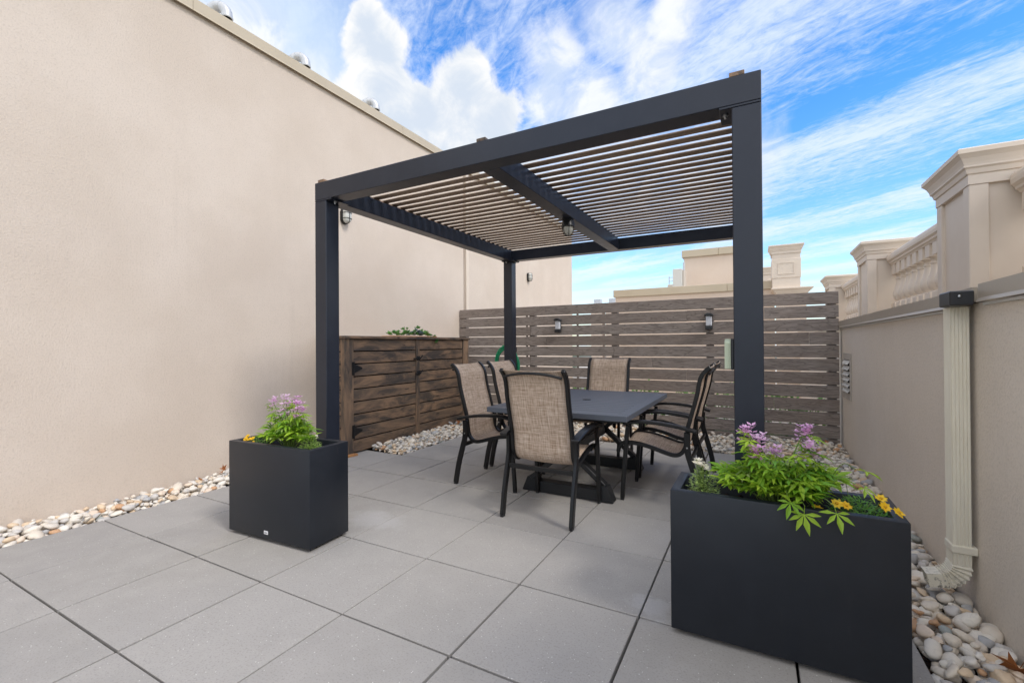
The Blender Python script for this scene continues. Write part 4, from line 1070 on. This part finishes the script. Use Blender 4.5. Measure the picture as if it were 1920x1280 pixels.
# dry leaves
def dry_leaf(x, y, z, rot, s_, label):
    mb = MB(); n = 11; out = []
    for k in range(n):
        a = -2.5 + 5.0 * k / (n - 1); r_ = s_ * (1 if k % 2 == 0 else .5); out.append((r_ * math.cos(a), r_ * math.sin(a), .25 * r_ * abs(math.sin(a * 1.5))))
    mb.add([(0, 0, -.006)] + out + [(-s_ * 1.3, 0, 0)], [(0, k + 1, k + 2) for k in range(n - 1)])
    mb.tube([(0, 0, -.006), (-s_ * 1.1, .003, .004)], .0012, 4)
    o = link('fallen_leaf', mb.mesh('fallen_leaf', 'dry_leaf'), None, (x, y, z), rot)
    tag(o, label, 'leaf')
dry_leaf(-4.33, 2.42, .105, (.9, -.5, .4), .055, 'curled orange brown leaf on the pebbles left of the left planter')
dry_leaf(-4.27, 2.20, .080, (.4, .5, 2.0), .040, 'smaller brown leaf lying low in the pebbles by the left wall')
dry_leaf(-3.90, 5.55, .095, (.8, .2, 1.0), .045, 'orange leaf on the pebbles at the foot of the cabinet')
dry_leaf(.835, 2.32, .060, (.3, .9, 1.7), .075, 'brown leaf caught against the right wall near the bottom corner')
dry_leaf(.72, 6.33, .085, (.5, .2, .6), .045, 'brown leaf in the far corner of fence and right wall')

# ------------------------------------------------------------------ buildings beyond the fence
nb_ = thing('neighbour_building', 'low cream building with flat coping seen over the fence', 'building', (-1.4, 14, -.10))
part('wall', MB().box(-3.42, .42, 12.5, 13.6, -.10, 2.52), 'stucco_far', nb_)
for a, b in ((-3.47, -.6), (-.597, .40)):
    part('coping', MB().box(a, b, 12.45, 13.65, 2.521, 2.72), 'coping_metal', nb_, .01)
hb = thing('roof_block', 'taller cream rooftop block behind the low building', 'building', (-1.1, 16, -.10))
part('wall', MB().box(-1.93, -.22, 15.0, 18.0, -.10, 3.895), 'stucco_far', hb)
for a, b in ((-1.99, -.95), (-.947, -.17)):
    part('coping', MB().box(a, b, 14.93, 18.05, 3.896, 4.115), 'coping_metal', hb, .01)
part('lower_roof', MB().box(-3.40, -1.0, 13.61, 14.98, 2.2, 2.55), 'roof_membrane', hb)
ac = thing('air_conditioner', 'pale rooftop air handling unit beside the taller rooftop block', 'air conditioner', (-2.0, 14.2, 2.55))
part('cabinet', MB().box(-2.12, -1.86, 14.0, 14.5, 2.551, 3.42), 'ac_paint', ac, .01)
part('side_grille', MB().box(-1.858, -1.80, 14.05, 14.45, 2.70, 3.38), 'paint_grey', ac, .01)
part('lower_box', MB().box(-2.27, -2.122, 14.0, 14.4, 2.551, 2.98), 'ac_paint', ac, .01)
for k in range(7): part('grille_slat', MB().box(-2.262, -2.135, 13.988, 13.9995, 2.62 + k * .05, 2.645 + k * .05), 'paint_grey', ac)
part('pipe', MB().tube([(-1.83, 14.2, 3.3), (-1.83, 14.2, 3.62)], .03, 10), 'galvanised', ac)
la = thing('roof_ladder', 'thin grey metal ladder frame left of the rooftop air unit', 'ladder', (-2.3, 14.3, 2.55))
for x in (-2.31, -2.16): part('rail', MB().bar((x, 14.55, 2.551), (x, 14.55, 3.30), .02, .02), 'galvanised', la)
for k in range(6): part('rung', MB().bar((-2.30, 14.55, 2.70 + k * .11), (-2.17, 14.55, 2.70 + k * .11), .015, .015), 'galvanised', la)
part('guard_rail', MB().bar((-2.62, 14.4, 2.551), (-2.62, 14.4, 2.86), .02, .02).bar((-2.62, 14.4, 2.86), (-2.36, 14.4, 2.93), .02, .02).bar((-2.40, 14.4, 2.551), (-2.40, 14.4, 2.92), .02, .02), 'galvanised', la)

def far_pillar(x0, x1, y0, zb, zt, label, panel=True):
    t_ = thing('roof_pillar', label, 'pillar', ((x0 + x1) / 2, y0 + .3, zb), 0, 'pillars on the far roof')
    y1 = y0 + (x1 - x0); zc = zt - .205
    part('shaft', MB().box(x0 + .012, x1 - .012, y0 + .012, y1 - .012, zb, zc), 'mould', t_)
    part('die', MB().box(x0, x1, y0, y1, zb + .22, zc - .12), 'mould', t_, .006)
    if panel:
        xm = (x0 + x1) / 2; zm = (zb + .22 + zc - .12) / 2; hw, hh = (x1 - x0) * .29, .135
        part('panel_moulding', MB().box(xm - hw, xm + hw, y0 - .010, y0 - .001, zm + hh - .02, zm + hh).box(xm - hw, xm + hw, y0 - .010, y0 - .001, zm - hh, zm - hh + .02).box(xm - hw, xm - hw + .02, y0 - .010, y0 - .001, zm - hh + .0201, zm + hh - .0201).box(xm + hw - .02, xm + hw, y0 - .010, y0 - .001, zm - hh + .0201, zm + hh - .0201), 'mould', t_)
    part('cap', cap_profile(MB(), x0, x1, y0, y1, zc, .064), 'mould', t_)
far_pillar(.355, .925, 12.0, 2.49, 3.47, 'square cream pillar with a framed panel above the fence right of the post')
far_pillar(.20, .62, 14.0, 2.60, 3.28, 'small cream pillar partly hidden behind the panelled pillar', False)
cn = thing('roof_cornice', 'cream moulded cornice block under the panelled pillar', 'cornice', (.8, 12.4, -.10))
part('wall', MB().box(.45, 1.02, 12.03, 12.45, -.10, 2.285), 'stucco_far', cn)
part('cornice', cap_profile(MB(), .47, 1.02, 12.02, 12.60, 2.286, .13), 'mould', cn)
for x, y, lab in ((-6.9, 22, 'small roof vent cap left of the low building, farther left one'), (-6.15, 22, 'small roof vent cap touching the left end of the low building')):
    v_ = thing('roof_vent', lab, 'vent', (x, y, -.10), 0, 'far roof vent caps')
    part('stack', MB().box(x - .28, x + .28, y - .28, y + .28, -.10, 3.12), 'stucco_far', v_)
    part('hood', MB().prism([(x - .42, 3.121), (x + .42, 3.121), (x + .36, 3.22), (x - .36, 3.22)], y - .42, y + .42, 'y'), 'galvanised', v_)
    part('cap', MB().box(x - .16, x + .16, y - .16, y + .16, 3.2205, 3.44), 'galvanised', v_)
sh = thing('far_hedge', 'low green planting behind the lower gaps of the fence', 'hedge', (-1.7, 7.6, -.10))
mb = MB()
for k in range(9000):
    x = random.uniform(-4.2, .8); y = 7.6 + random.uniform(-.3, .3); z = random.uniform(-.1, .62) * (0.6 + .4 * math.sin(x * 5) ** 2)
    a = random.uniform(0, 6.28); d = Vector((math.cos(a), math.sin(a), random.uniform(-.2, .8))) * .06; s_ = Vector((-math.sin(a), math.cos(a), .2)) * .02; b = Vector((x, y, z))
    mb.add([b, b + d * .5 + s_, b + d, b + d * .5 - s_], [(0, 1, 2, 3)])
part('foliage', mb, 'leaf_dark', sh)['kind'] = 'stuff'
